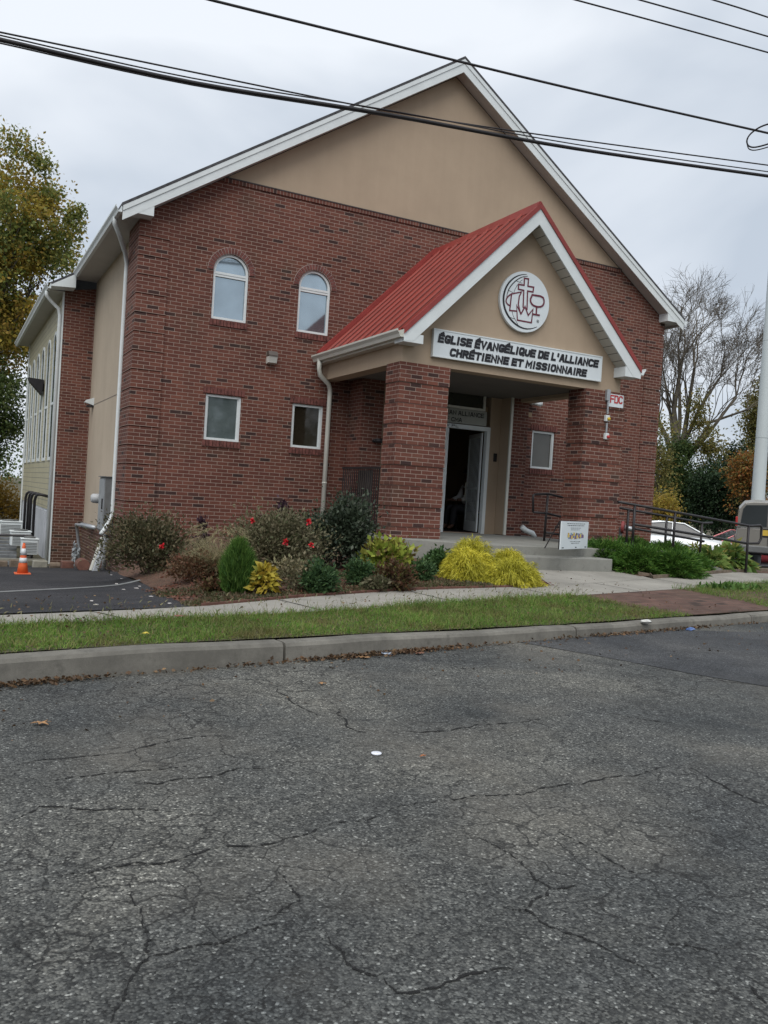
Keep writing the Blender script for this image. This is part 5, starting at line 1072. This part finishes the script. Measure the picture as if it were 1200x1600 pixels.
# golden thread cypress mounds
def mound(name, lb, cat, lobes, n, mat, wid, droop, ln, cdir=(0, 0, .35), lay=0):
    cs = []
    for (px, py, wpx, hpx, dep) in lobes:
        p = at_ground(px, py); s = mpx(p); r = np.array([wpx*s/2, wpx*s/2*dep, hpx*s]); c = p+Vector((0, r[1]*.55, 0)); c.z = hz(c.x, c.y); cs.append((c, r))
    t = thing(name, lb, cat, cs[0][0]); tot = sum(r[0]*r[2] for c, r in cs); VF = []; m = MB()
    for c, r in cs:
        k = int(n*r[0]*r[2]/tot); d = unit(RNG.normal(size=(k, 3))); d[:, 2] = np.abs(d[:, 2])
        az = np.arctan2(d[:, 1], d[:, 0]); lump = 1+.15*np.sin(az*6+c.x*3)*np.sin(d[:, 2]*9+1)+.10*np.sin(az*11+2+d[:, 2]*7)+lay*.35*np.sin(d[:, 2]*16+np.sin(az*4)*2)
        O = np.array(c)+d*r*(RNG.uniform(.5, 1, (k, 1))**.6)*lump[:, None]*.93
        D = d*np.array([1, 1, .6])+np.array(cdir)+RNG.normal(size=(k, 3))*.3
        VF.append(strands(O, D, RNG.uniform(.6, 1.2, k)*ln, wid, droop, 3, .08))
        for _ in range(8): e = Vector(c)+Vector(d[_]*r*.8); m.tube([c+Vector((0, 0, -.03)), (c+e)/2+Vector((0, 0, .03)), e], .012, 5)
    V, F = merge(VF); npmesh('foliage', V, F, mat, t); m.build('stem', STEM, t, uv=False); return t
mound('golden_cypress', 'tall golden-yellow thread-leaf cypress mound against the porch slab, left of its pair', 'golden cypress', [(741, 909, 88, 50, .9), (744, 902, 80, 60, .8)], 19000, GOLD, .008, 2.6, .11, (0, 0, .05))
mound('golden_cypress', 'lower golden-yellow thread-leaf cypress mound at the path edge, right of its pair', 'golden cypress', [(812, 916, 98, 40, .8), (800, 905, 66, 46, .8)], 18000, GOLD, .008, 2.6, .11, (0, 0, .05))
mound('spreading_juniper', 'broad flat dark green spreading juniper between the path and the ramp', 'juniper', [(928, 884, 78, 36, .9), (965, 891, 110, 44, .8), (1020, 898, 120, 42, .8), (1070, 903, 92, 40, .8), (1000, 876, 90, 34, .8), (1060, 884, 100, 34, .8), (1092, 893, 70, 26, .8), (911, 876, 64, 32, .9)], 62000, JUNI, .017, .2, .095, (-.25, -.3, .1), .3)
sh('dry wiry weeds beside the faded red fire inlet', 985, 858, 44, 40, 500, .05, REDB, 'dried_plant', 'plant', clumps=30, lo=.4, stems=14)
sh('brown dry plant at the far right edge beneath the looped ramp rail', 1193, 872, 34, 32, 600, .06, REDB, 'dried_plant', 'plant', clumps=20)
for (px, py, w, hh, mt, lb) in ((340, 925, 60, 20, REDB, 'ragged low dead growth at the front left corner of the bed'), (455, 905, 40, 40, STRAW, 'tuft of straw-coloured dead leaves between the yellow hosta and the round green shrub'), (590, 925, 44, 24, ROSE2, 'low olive tangle at the bed edge left of the barberry'), (395, 880, 44, 62, RUST, 'rusty dried stems rising behind the arborvitae'), (480, 900, 34, 34, ROSE2, 'thin olive shoots in front of the dark glossy shrub')):
    sh(lb, px, py, w, hh, 650, .05, mt, 'dried_plant', 'plant', clumps=26, lo=.2, stems=12)
# weeds and low growth over the mulch (uncountable)
n = 7500; x = RNG.uniform(-.85, 4.2, n)**1.0; v = RNG.uniform(0, 1, n)**1.5; y = np.array([Bx(a) for a in x])+.05+v*1.6; keep = (np.sin(x*5+y*3)+np.sin(x*2.1-y*6) > -.2) & (y < -3.6); x, y = x[keep], y[keep]
O = np.stack([x, y, h(x, y)+.01], 1); O = np.repeat(O, 5, 0)+RNG.normal(size=(len(O)*5, 3))*[.03, .03, .004]; V, F = leaves(O, RNG.normal(size=O.shape)+np.array([0, 0, .5]), RNG.uniform(.02, .05, len(O)), .5)
tag(npmesh('ground_cover', V, F, leafmat('weed_leaves', [(.05, .06, .025), (.10, .09, .05), (.16, .11, .07), (.06, .09, .03)]), None), 'sparse low weeds and dead leaves over the red-brown mulch of the left bed', 'weeds', kind='stuff')
# mulch chips
n = 6000; x = np.concatenate([RNG.uniform(-.85, 4.6, n), RNG.uniform(7.4, 15, n//2)]); y = np.array([Bx(a) for a in x])+.03+RNG.uniform(0, 2.2, len(x)); keep = y < -3.6; x, y = x[keep], y[keep]
O = np.stack([x, y, h(x, y)+.022], 1); D = RNG.normal(size=O.shape)*[1, 1, .25]; V, F = leaves(O, D, RNG.uniform(.02, .05, len(O)), .4, .1)
tag(npmesh('mulch_chips', V, F, leafmat('chips', [(.05, .02, .012), (.13, .045, .03), (.19, .075, .05), (.10, .06, .04)], 0), None), 'loose red-brown bark chips scattered over the planting beds', 'mulch', kind='stuff')

# ================================================================= GRASS
GR = leafmat('grass_blades', [(.065, .155, .022), (.125, .25, .035), (.175, .30, .055), (.25, .26, .09), (.08, .17, .03), (.30, .23, .12)], .35, .55, (.17, .13, .06))
GRT = leafmat('seed_stalks', [(.16, .15, .08), (.22, .20, .11), (.10, .12, .05)], .2)
def lawn(x0, x1, n, cond, hgt=1.0, lab='grass_verge'):
    x = RNG.uniform(x0, x1, n); fx = np.interp(x, [p[0] for p in Fr], [p[1] for p in Fr]); ky = kline(x)+.17; y = ky+(fx-ky)*RNG.uniform(-.02, 1.04, n)
    k = cond(x, y); x, y = x[k], y[k]; edge = (y-kline(x))/np.maximum(np.interp(x, [p[0] for p in Fr], [p[1] for p in Fr])-kline(x), .01)
    patchy = .6+.4*np.sin(x*2.3+np.sin(y*3)*1.5)*np.sin(y*4.1+x*.7); n = len(x)
    O = np.stack([x, y, h(x, y)], 1); D = RNG.normal(size=(n, 3))*.55+np.array([0, 0, 1.]); Lh = (.022+.05*patchy*(1-.35*(x < 1))+.028*edge**3)*RNG.uniform(.4, 1.5, n)*hgt
    return strands(O, D, Lh, .006, 1.1, 2, .14)
V1 = lawn(-5.5, 5.2, 62000, lambda x, y: (x < 4.15+(kline(x)+1.4-y)*.75)); V2 = lawn(6.6, 20, 40000, lambda x, y: (x-6.74)*(-7.87+6.86)-(y+6.86)*(7.08-6.74) < -.0-.05*np.sin(y*9), 1.0)
V, F = merge([V1, V2]); tag(npmesh('grass_verge', V, F, GR, None), 'uneven green grass strip between the kerb and the sidewalk', 'grass', kind='stuff')
n = 420; x = RNG.uniform(-4, 4.2, n); y = np.array([Fx(a) for a in x])-RNG.uniform(-.03, .25, n); O = np.stack([x, y, h(x, y)], 1); D = RNG.normal(size=(n, 3))*.35+np.array([0, 0, 1.]); Lh = RNG.uniform(.09, .19, n)
Va = strands(O, D, Lh, .0045, .5, 3, .06); tip = Va[0].reshape(n, -1, 3)[:, -1]; Vb = strands(tip, D+np.array([.3, 0, -.5]), .035, .009, .6, 2)
V, F = merge([Va, Vb]); tag(npmesh('grass_seed_stalks', V, F, GRT, None), 'thin dry seed stalks leaning over the sidewalk edge of the grass strip', 'grass', kind='stuff')
# broad-leaved weed tuft
p = G(1142, 921); C0 = np.array(p)+RNG.normal(size=(170, 3))*[.3, .1, .02]; C0[:, 2] = h(C0[:, 0], C0[:, 1])+.02; t = thing('weed_clump', 'broad-leaved green weed clump at the corner of the right grass strip', 'weed', p); V, F = leaves(C0, RNG.normal(size=(170, 3))+[0, 0, .9], .12, .45); npmesh('foliage', V, F, GRN if False else leafmat('weed_bright', [(.06, .14, .03), (.11, .2, .05)]), t)
# ---- litter and fallen leaves
DRY = leafmat('dry_leaves', [(.05, .03, .02), (.10, .06, .035), (.17, .10, .055), (.045, .03, .022), (.24, .16, .09)], .1)
n = 2400; u = RNG.uniform(0, 1, n); x = np.where(u < .45, RNG.normal(.35, .55, n), np.where(u < .6, RNG.normal(-2.4, .25, n), np.where(u < .75, RNG.normal(3.9, .7, n), RNG.uniform(-4, 9, n)))); tt = -np.abs(RNG.normal(0, .045, n))-.005; O = np.stack([x-.2*tt, kline(x)+.98*tt, .006+RNG.uniform(0, .025, n)], 1)
V, F = leaves(O, RNG.normal(size=(n, 3))*[1, 1, .3], RNG.uniform(.008, .04, n), .7, .3); tag(npmesh('gutter_debris', V, F, DRY, None), 'brown leaf crumbs and grit collected along the foot of the kerb', 'leaf litter', kind='stuff')
n = 900; x = RNG.uniform(-3, 6, n); y = np.array([kline(a)+RNG.uniform(-1.2, 3.5) for a in x]); z = h(x, y)+.012; z = np.where(y < kline(x), .007, z+np.where(y < kline(x)+1.3, .045, .01)); O = np.stack([x, y, z], 1); V, F = leaves(O, RNG.normal(size=O.shape)*[1, 1, .12], RNG.uniform(.01, .035, n), .7, .2); tag(npmesh('scattered_leaves', V, F, DRY, None), 'tiny bits of leaf and grit strewn over road, grass and sidewalk', 'leaf litter', kind='stuff')
def leaf_item(lb, px, py, s, mat, z=.008):
    p = G(px, py); n = 7; pts = []
    for i in range(14): a = 2*math.pi*i/14; r = s*(1 if i % 2 == 0 else .5)*random.uniform(.75, 1.15); pts.append((p.x+r*math.cos(a)*1.15, p.y+r*math.sin(a)*.8, hz(p.x, p.y)+z+random.uniform(0, .012)))
    m = MB(); c = (p.x, p.y, hz(p.x, p.y)+z+.006); m.add([c]+pts, [(0, i+1, (i+1) % 14+1) for i in range(14)]); o = m.build('fallen_leaf', mat, None, uv=False); so_ = o.modifiers.new('s', 'SOLIDIFY'); so_.thickness = .0015
    return tag(o, lb, 'leaf')
TANL = plain('tan_leaf', (.30, .17, .08), .7, .3, 40); BRL = plain('brown_leaf', (.17, .08, .05), .7, .3, 40)
leaf_item('large tan oak leaf lying alone on the road at the left', 63, 1133, .05, TANL); leaf_item('curled brown leaf standing in the grass strip', 280, 981, .05, BRL, .09); leaf_item('tan leaf in the gutter left of the blue wrapper', 570, 1029, .055, TANL); leaf_item('small tan leaf on the road below the kerb joint', 503, 1070, .03, TANL); leaf_item('small orange leaf chip on the road right of the white lid', 660, 1185, .018, plain('orange_leaf', (.35, .13, .05)))
leaf_item('tiny yellow leaf in the grass near the kerb', 227, 1003, .025, plain('yellow_leaf', (.5, .4, .06)), .06); leaf_item('long dry leaf in the gutter right of the blue wrapper', 655, 1023, .055, BRL)
def crumple(lb, px, py, s, mat, name='litter', cat='litter', flat=.5):
    p = G(px, py); bm = bmesh.new(); bmesh.ops.create_icosphere(bm, subdivisions=2, radius=s)
    for v in bm.verts: k = random.uniform(.6, 1.2); v.co = Vector((v.co.x*1.4*k, v.co.y*.9*k, v.co.z*flat*k)); v.co += Vector((p.x, p.y, hz(p.x, p.y)+s*flat*.6))
    me = bpy.data.meshes.new(name); bm.to_mesh(me); bm.free(); o = link(me, name, mat, None, uv=False); return tag(o, lb, cat)
crumple('crumpled pale blue wrapper in the gutter leaves', 604, 1023, .045, plain('pale_blue_film', (.35, .42, .52), .3), flat=.45); crumple('white scrap of paper against the kerb near the asphalt patch', 1008, 987, .05, plain('paper_white', (.55, .55, .52)), flat=.5); crumple('blue wrapper at the edge of the asphalt patch', 1078, 985, .045, plain('blue_film', (.06, .12, .3), .3), flat=.5)
p = G(588, 1179); m = MB(); m.lathe((p.x, p.y, .003), [(.026, 0), (.027, .006), (.022, .009)], 18); tag(m.build('plastic_disc', plain('lid_white', (.7, .72, .78), .3), None, smooth=True), 'small flat white plastic disc on the open road', 'litter')
crumple('flat white paper on the mulch left of the lower golden cypress', 748, 913, .07, plain('paper_white_b', (.6, .6, .58)), flat=.22)
crumple('pale rounded stone at the left front of the bed', 333, 924, .09, plain('stone_pale', (.22, .2, .17), .9, .2, 20, bmp=.5), 'stone', 'stone', .5)
mb = MB()
for a, b in ((213, 920), (218, 917), (236, 933), (143, 940), (190, 905), (265, 944), (193, 922), (150, 946), (182, 913), (174, 899)):
    p = G(a, b, .012); s = random.uniform(.012, .022); ang = random.uniform(0, 3); ux, uy = math.cos(ang)*s, math.sin(ang)*s; z = p.z+.006
    mb.hexa([(p.x-ux*1.6, p.y-uy*1.6, z), (p.x+uy, p.y-ux, z), (p.x+ux*1.6, p.y+uy*1.6, z), (p.x-uy, p.y+ux, z), (p.x-ux*1.6, p.y-uy*1.6, z+.004), (p.x+uy, p.y-ux, z+.006), (p.x+ux*1.6, p.y+uy*1.6, z+.004), (p.x-uy, p.y+ux, z+.006)])
tag(mb.build('pale_petals', plain('petal_pale', (.55, .52, .5)), None, uv=False), 'pale petals and scraps strewn on the dark driveway', 'litter', kind='stuff')

# ================================================================= VEHICLES
def wheel(t, x, y, z, r):
    m = MB(); m.tube([(x-.1, y, z), (x-.09, y, z), (x+.09, y, z), (x+.1, y, z)], [r*.9, r, r, r*.9], 20); w = m.build('wheel', plain('tyre_rubber', (.02, .02, .02), .9), t, smooth=False)
    m = MB(); m.tube([(x-.115, y, z), (x+.115, y, z)], r*.6, 14); m.build('rim', GALV, w)
def place(t, loc, rz): t.location = loc; t.rotation_euler = (0, 0, rz)
def carpaint(n, c, met=.3):
    m = plain(n, c, .25, .04, 1, met); m.node_tree.nodes['Principled BSDF'].inputs['Coat Weight'].default_value = .8; return m
GLASSC = glass('vehicle_glass', (.03, .036, .04), 0, .12, .1)
def loft(mb, secs):     # list of rings (each same count)
    b = len(mb.v); k = len(secs[0])
    for s in secs: mb.v += [tuple(p) for p in s]
    for i in range(len(secs)-1):
        for j in range(k): j2 = (j+1) % k; mb.f.append((b+i*k+j, b+i*k+j2, b+(i+1)*k+j2, b+(i+1)*k+j))
    mb.f.append(tuple(b+j for j in range(k))[::-1]); mb.f.append(tuple(b+(len(secs)-1)*k+j for j in range(k)))
def ring(y, hw, z0, z1, tuck=.06):
    return [(-hw+tuck, y, z0), (hw-tuck, y, z0), (hw, y, z0+.15), (hw, y, (z0+z1)/2+.05), (hw-tuck*.8, y, z1-.02), (hw-tuck*2.5, y, z1), (-hw+tuck*2.5, y, z1), (-hw+tuck*.8, y, z1-.02), (-hw, y, (z0+z1)/2+.05), (-hw, y, z0+.15)]
def sedan(lb, paint):       # forward = +y, base z=0
    t = thing('parked_car', lb, 'car', (0, 0, 0)); m = MB()
    loft(m, [ring(y, w, z0, z1) for y, w, z0, z1 in ((-2.3, .72, .35, .78), (-2.2, .84, .25, .92), (-1.6, .89, .2, .98), (-.8, .9, .2, .94), (.7, .9, .2, .92), (1.4, .89, .2, .86), (2.1, .84, .22, .76), (2.3, .7, .3, .62))])
    m.build('body', paint, t, smooth=True)
    m = MB()
    def gr(y, hw, z0, z1): return [(-.84, y-(0), z0), (.84, y, z0), (hw, y, z1), (-hw, y, z1)]
    loft(m, [gr(-1.75, .8, .9, .92), gr(-1.1, .66, .9, 1.28), gr(-.4, .64, .9, 1.37), (gr(.25, .65, .9, 1.34)), gr(1.15, .8, .86, .89)])
    m.build('windows', GLASSC, t)
    m = MB(); loft(m, [[(-.6, y, z), (.6, y, z), (.57, y, z+.02), (-.57, y, z+.02)] for y, z in ((-1.1, 1.275), (-.4, 1.365), (.25, 1.335))])
    for s in (-1, 1):
        m.tube([(s*.81, 1.13, .9), (s*.66, .25, 1.345), (s*.65, -.4, 1.375), (s*.67, -1.1, 1.285), (s*.81, -1.72, .93)], .028, 6); m.tube([(s*.83, -.15, .9), (s*.66, -.12, 1.36)], .025, 6)
    m.build('roof', paint, t)
    for x in (-.8, .8):
        for y in (-1.4, 1.4): wheel(t, x, y, .31, .31)
    for s in (-1, 1):
        m = MB(); m.box(s*.62-.14, s*.62+.14, 2.16, 2.27, .58, .68); m.build('headlight', SIGNW, t, bevel=.02); m = MB(); m.box(s*.66-.12, s*.66+.12, -2.3, -2.2, .68, .8); m.build('tail_lamp', REDP, t, bevel=.02)
    return t
c = sedan('white sedan parked beyond the right brick corner, seen over the juniper', carpaint('white_car_paint', (.68, .72, .74), .1)); p = atd(1068, 845, 29); place(c, (p.x-.3, p.y+.2, hz(p.x, p.y)), math.radians(-128))
c = sedan('dull red sedan mostly hidden behind the tan van', carpaint('red_car_paint', (.32, .05, .06))); p = atd(1160, 845, 33.5); place(c, (p.x, p.y, hz(p.x, p.y)-.1), math.radians(62))
VAN = carpaint('tan_van_paint', (.235, .225, .205), .2)
t = thing('parked_van', 'tan van seen from behind, its split dark rear windows at the photo\'s right edge', 'van', (0, 0, 0)); m = MB()
loft(m, [ring(y, w, z0, z1, .05) for y, w, z0, z1 in ((0, .93, .4, 1.0), (.06, .96, .3, 1.04), (.5, .97, .25, 1.05), (3.3, .97, .25, 1.04), (4.3, .93, .25, .95), (4.75, .8, .32, .7))]); m.build('body', VAN, t, smooth=False, bevel=.02)
m = MB()
def gv(y, hw, z1): return [(-.95, y, 1.03), (.95, y, 1.03), (hw+.03, y, z1-.22), (hw-.12, y, z1-.04), (hw-.4, y, z1), (-hw+.4, y, z1), (-hw+.12, y, z1-.04), (-hw-.03, y, z1-.22)]
loft(m, [gv(.03, .84, 1.76), gv(.2, .86, 1.83), gv(2.6, .85, 1.85), gv(3.1, .82, 1.78), gv(3.9, .87, 1.28)]); m.build('upper_body', VAN, t, bevel=.012)
m = MB()
for s in (-1, 1):
    m.prism([(s*.05, -.0, 1.07), (s*.83, -.0, 1.07), (s*.77, -.0, 1.55), (s*.68, -.0, 1.66), (s*.05, -.0, 1.69)], (0, .05, 0))
    for y0, y1 in ((.3, 1.4), (1.5, 2.4), (2.5, 3.3)): m.hexa([(s*.955, y0, 1.1), (s*.955, y1, 1.1), (s*.9, y1, 1.1), (s*.9, y0, 1.1), (s*.905, y0, 1.6), (s*.905, y1, 1.6), (s*.85, y1, 1.6), (s*.85, y0, 1.6)])
m.build('windows', GLASSC, t)
m = MB(); m.box(-.008, .008, -.012, .0, .5, 1.72); m.build('door_seam', BLACKM, t); m = MB(); m.box(-.95, .95, -.03, .0, 1.02, 1.045); m.build('trim_strip', GREYM, t)
m = MB(); m.box(-.16, .16, -.02, .0, .82, .98); m.build('licence_plate', plain('yellow_plate', (.55, .38, .06), .4), t); m = MB(); m.box(-.2, .2, -.01, .0, .77, 1.01); m.build('plate_recess', BLACKM, t)
m = MB(); m.box(-.97, .97, -.1, .05, .32, .52); m.build('bumper', GREYM, t, bevel=.03)
for s in (-1, 1): m = MB(); m.box(s*.94-.035, s*.94+.035, -.02, .08, 1.05, 1.32); m.build('tail_lamp', REDP, t, bevel=.015)
for x in (-.85, .85):
    for y in (.85, 3.8): wheel(t, x, y, .34, .34)
p = atd(1199, 850, 27); ax = CF*4.4+CR*1.75; rz = math.atan2(ax.y, ax.x)-math.pi/2
zg = hz(p.x, p.y); place(t, Vector((p.x, p.y, zg)), rz); t.scale = (1, 1, (atd(1175, 779, 27).z-zg)/1.85)
# parking surface behind
strip('parking_lot', [(13.5, -1.2), (18, -1), (26, 2), (45, 8)], [(13.5, 22), (20, 24), (30, 24), (45, 30)], .012, DRIVE, 30, 20)

# ================================================================= TREES
def crown_clumps(centres, n, leaf, cr_, mat, parent, asp=.6, name='crown', flat=.8):
    K = len(centres); per = RNG.integers(0, K, n); sz = RNG.uniform(.5, 1.3, K)[per][:, None]*cr_
    d = np.clip(RNG.normal(size=(n, 3)), -1.8, 1.8)*[1, 1, flat]*.5; P = centres[per]+d*sz; V, F = leaves(P, d*.6+RNG.normal(size=(n, 3))*.7+[0, 0, -.25], RNG.uniform(.6, 1.25, n)*leaf, asp); return npmesh(name, V, F, mat, parent)
def bigleaf(name, cols, scale=.35):
    m = leafmat(name, cols, .35); return m
TG = leafmat('maple_green', [(.10, .14, .04), (.16, .20, .055), (.24, .25, .065), (.32, .26, .065)], .45); TY = leafmat('maple_yellow', [(.30, .24, .04), (.44, .34, .06), (.32, .20, .05), (.22, .20, .04)], .45)
p = atd(-95, 830, 32); base = Vector((p.x, p.y, hz(p.x, p.y)))
t = thing('maple_tree', 'tall leafy maple turning yellow-green at the left edge above the rear wing', 'tree', base)
m = MB(); tips = []; m.tube([base, base+Vector((.05, 0, 2.5)), base+Vector((.1, 0, 4.0))], [.38, .3, .26], 12)
for k in range(6):
    a = 2*math.pi*k/6+.4; branches(m, base+Vector((.1, 0, 3.0+.35*k)), Vector((math.cos(a)*.6, math.sin(a)*.6, 1)).normalized(), 2.3, .15, 4, tips, .5, .5, (2, 3), None, .78, 8, .015)
m.build('trunk', BARK, t, smooth=True, uv=False)
cz = np.array([base.x+.2, base.y, 9.2]); rad = np.array([4.5, 4.2, 5.0])
cc, dd = shell(230, rad, .25); C_ = cz+cc; tp = np.array([q[0][:] for q in tips if q[2] <= 1]); ok = (((tp-cz)/rad)**2).sum(1) < 1.1; tp = tp[ok][::3]
right = (C_-cz)@np.array(CR); yel = (right > 1.6) & (RNG.random(len(C_)) < .7) | (RNG.random(len(C_)) < .22)
crown_clumps(np.concatenate([C_[~yel], tp]), 64000, .16, .85, TG, t); crown_clumps(C_[yel], 20000, .16, .95, TY, t)
lobes = np.array([atd(a, b, 31)[:] for a, b in ((112, 335), (122, 328), (98, 350), (85, 300), (70, 260), (50, 245), (28, 230), (18, 215), (100, 390), (90, 410), (95, 370), (118, 350), (60, 250))])
crown_clumps(lobes, 2600, .14, .55, TY if False else TG, t)
def bush_tree(name, lb, cat, px, ybase, D, cpx, cpy, rx, rz_, n, leaf, mat, K=60, lo=.3, tr=.12, ry=None, clr=.7):
    g = atd(px, ybase, D); base = Vector((g.x, g.y, hz(g.x, g.y))); t = thing(name, lb, cat, base); c = atd(cpx, cpy, D); s = D/FPX; rad = np.array([rx*s, (ry or rx)*s, rz_*s]); cc, _ = shell(K, rad, lo)
    C_ = np.array(c[:])+cc; C_ = C_[C_[:, 2] > base.z+.1]; m = MB(); m.tube([base, (base+c)/2, c], [tr, tr*.8, tr*.4], 8)
    for q in C_[:14]: m.tube([(base+c)/2+Vector((0, 0, .2)), Vector(q)], [tr*.35, .01], 5)
    m.build('trunk', BARK, t, smooth=True, uv=False); crown_clumps(C_, n, leaf, clr, mat, t); return t
DG = leafmat('evergreen_dark', [(.012, .03, .014), (.025, .05, .022), (.04, .075, .03)], .2); MG = leafmat('mid_green_tree', [(.045, .075, .025), (.08, .12, .035), (.13, .15, .05)], .35); OR = leafmat('orange_tree', [(.24, .11, .03), (.34, .17, .04), (.26, .09, .03), (.22, .19, .06), (.14, .15, .05)], .4); YG = leafmat('yellow_green_tree', [(.12, .13, .04), (.19, .18, .06), (.26, .2, .06)], .4)
bush_tree('evergreen_tree', 'dark green bushy tree at the left edge behind the rear wing siding', 'tree', -20, 840, 30, -28, 650, 62, 95, 16000, .12, DG if False else MG, 70)
bush_tree('autumn_tree', 'small orange-yellow autumn tree low at the left edge behind the air conditioners', 'tree', -10, 850, 34, -12, 790, 52, 50, 7000, .12, YELH if False else leafmat('amber_tree', [(.26, .16, .03), (.34, .2, .03), (.2, .16, .04)], .4), 40)
bush_tree('autumn_tree', 'yellow-leaved tree halfway up the left edge in front of the maple', 'tree', -30, 840, 31, -22, 545, 45, 70, 5200, .14, TY, 40)
# bare tree with ivy
D = 46; g = atd(1057, 818, D); base = Vector((g.x, g.y, -.6)); t = thing('bare_tree', 'large bare grey tree with ivy-wrapped trunk right of the church', 'tree', base)
m = MB(); tips = []; q0 = base; q1 = atd(1056, 720, D); m.tube([q0, (q0+q1)/2, q1], [.62, .52, .45], 12)
limbs = [((1056, 722), (1053, 640), (1066, 560), .2), ((1060, 715), (1075, 640), (1085, 575), .17), ((1052, 725), (1048, 650), (1038, 590), .13), ((1062, 730), (1105, 680), (1150, 620), .16), ((1062, 705), (1092, 640), (1125, 590), .13), ((1050, 715), (1030, 660), (1008, 620), .15), ((1058, 700), (1062, 620), (1060, 540), .13), ((1072, 720), (1110, 660), (1168, 640), .12)]
RNG = np.random.default_rng(21)
for a, b, c_, r in limbs:
    pa, pb_, pc_ = atd(*a, D), atd(*b, D+RNG.uniform(-1.2, 1.2)), atd(*c_, D+RNG.uniform(-2, 2)); m.tube([pa, (pa+pb_)/2+Vector((.1, 0, .1)), pb_, pc_], [r, r*.8, r*.62, r*.42], 8, cap=False)
    for st, k in ((pb_, 3), (pc_, 3)):
        for _ in range(k):
            d = ((pc_-pa).normalized()*.8+Vector(RNG.normal(size=3)*.42)+Vector((0, 0, .5))).normalized(); branches(m, st, d, 1.42, r*.27, 5, tips, .58, .1, (2, 3), None, .76, 6, .009)
m.build('trunk', BARK, t, smooth=True, uv=False)
O = np.array([q[0][:] for q in tips if q[2] == 0]); D_ = np.array([q[1][:] for q in tips if q[2] == 0]); D_ = D_+RNG.normal(size=O.shape)*.5; V, F = strands(O, D_, RNG.uniform(.25, .6, len(O)), .013, -.15, 3, .15); npmesh('twigs', V, F, TWIG, t)
IVY = leafmat('ivy_leaves', [(.03, .06, .02), (.06, .10, .03), (.09, .13, .04)], .3)
ic = [atd(a, b, D-.5)[:] for a, b in ((1056, 815), (1054, 795), (1058, 775), (1055, 755), (1057, 735), (1050, 745), (1062, 760), (1046, 780), (1062, 790), (1060, 720), (1070, 700), (1052, 700))]
crown_clumps(np.array(ic), 14000, .13, .9, IVY, t, name='ivy'); ic = [atd(a, b, D-.5)[:] for a, b in ((1088, 640), (1092, 660), (1098, 680), (1103, 700), (1110, 720), (1112, 740), (1085, 625), (1108, 690), (1115, 700))]; crown_clumps(np.array(ic), 3200, .16, .75, YG, t, name='ivy')
def th(*a, **k): bush_tree(*a, **k)
th('sapling', 'thin yellow-green leafy sapling between the brick corner and the bare tree', 'tree', 1030, 820, 42, 1028, 720, 34, 92, 3600, .15, YG, 60, .1, .08)
th('evergreen_tree', 'broad dark evergreen right of the bare tree trunk, above the parked cars', 'tree', 1120, 825, 44, 1122, 778, 46, 55, 15000, .15, DG, 70)
th('evergreen_tree', 'pointed dark green tree with pale sky gap beneath, close by the orange maple', 'tree', 1145, 825, 50, 1146, 738, 24, 42, 6000, .15, DG, 40)
th('autumn_tree', 'orange and rust maple half hidden behind the white mast', 'tree', 1175, 825, 41, 1172, 745, 25, 44, 4600, .15, OR, 36)
th('slender_tree', 'tall narrow yellow-green tree behind the white mast at the right edge', 'tree', 1186, 825, 52, 1184, 655, 16, 62, 6500, .17, YG, 44)
th('green_tree', 'loose mid-green tree low between the bare tree and the dark evergreen', 'tree', 1090, 825, 48, 1092, 765, 28, 48, 5500, .15, MG, 45)
th('yellow_shrub', 'low yellow shrub at the foot of the brick corner near the white sedan', 'shrub', 1032, 822, 36, 1035, 796, 18, 22, 2600, .12, TY, 24)
th('evergreen_tree', 'dark evergreen beyond the van at the extreme right edge', 'tree', 1225, 825, 46, 1228, 740, 40, 85, 11000, .16, DG, 60)
# far wood closing the horizon
C_ = []
for k in range(420):
    a = RNG.uniform(-70, 150); C_.append((a, RNG.uniform(95, 125)-.1*a, RNG.uniform(.5, 1)*RNG.uniform(1.0, 7.5)))
C_ = np.array(C_); crown = crown_clumps(C_, 60000, .55, 4.2, MG, None, name='distant_wood'); C2 = np.array([(RNG.uniform(-75, 45), RNG.uniform(-62, -50), RNG.uniform(.5, 9)) for k in range(260)]); tag(crown_clumps(C2, 26000, .6, 3.6, MG, None, name='woods_across_street'), 'leafy trees across the street behind the viewer', 'woods', kind='stuff')
tag(crown, 'far grey-green line of woods along the horizon', 'woods', kind='stuff')
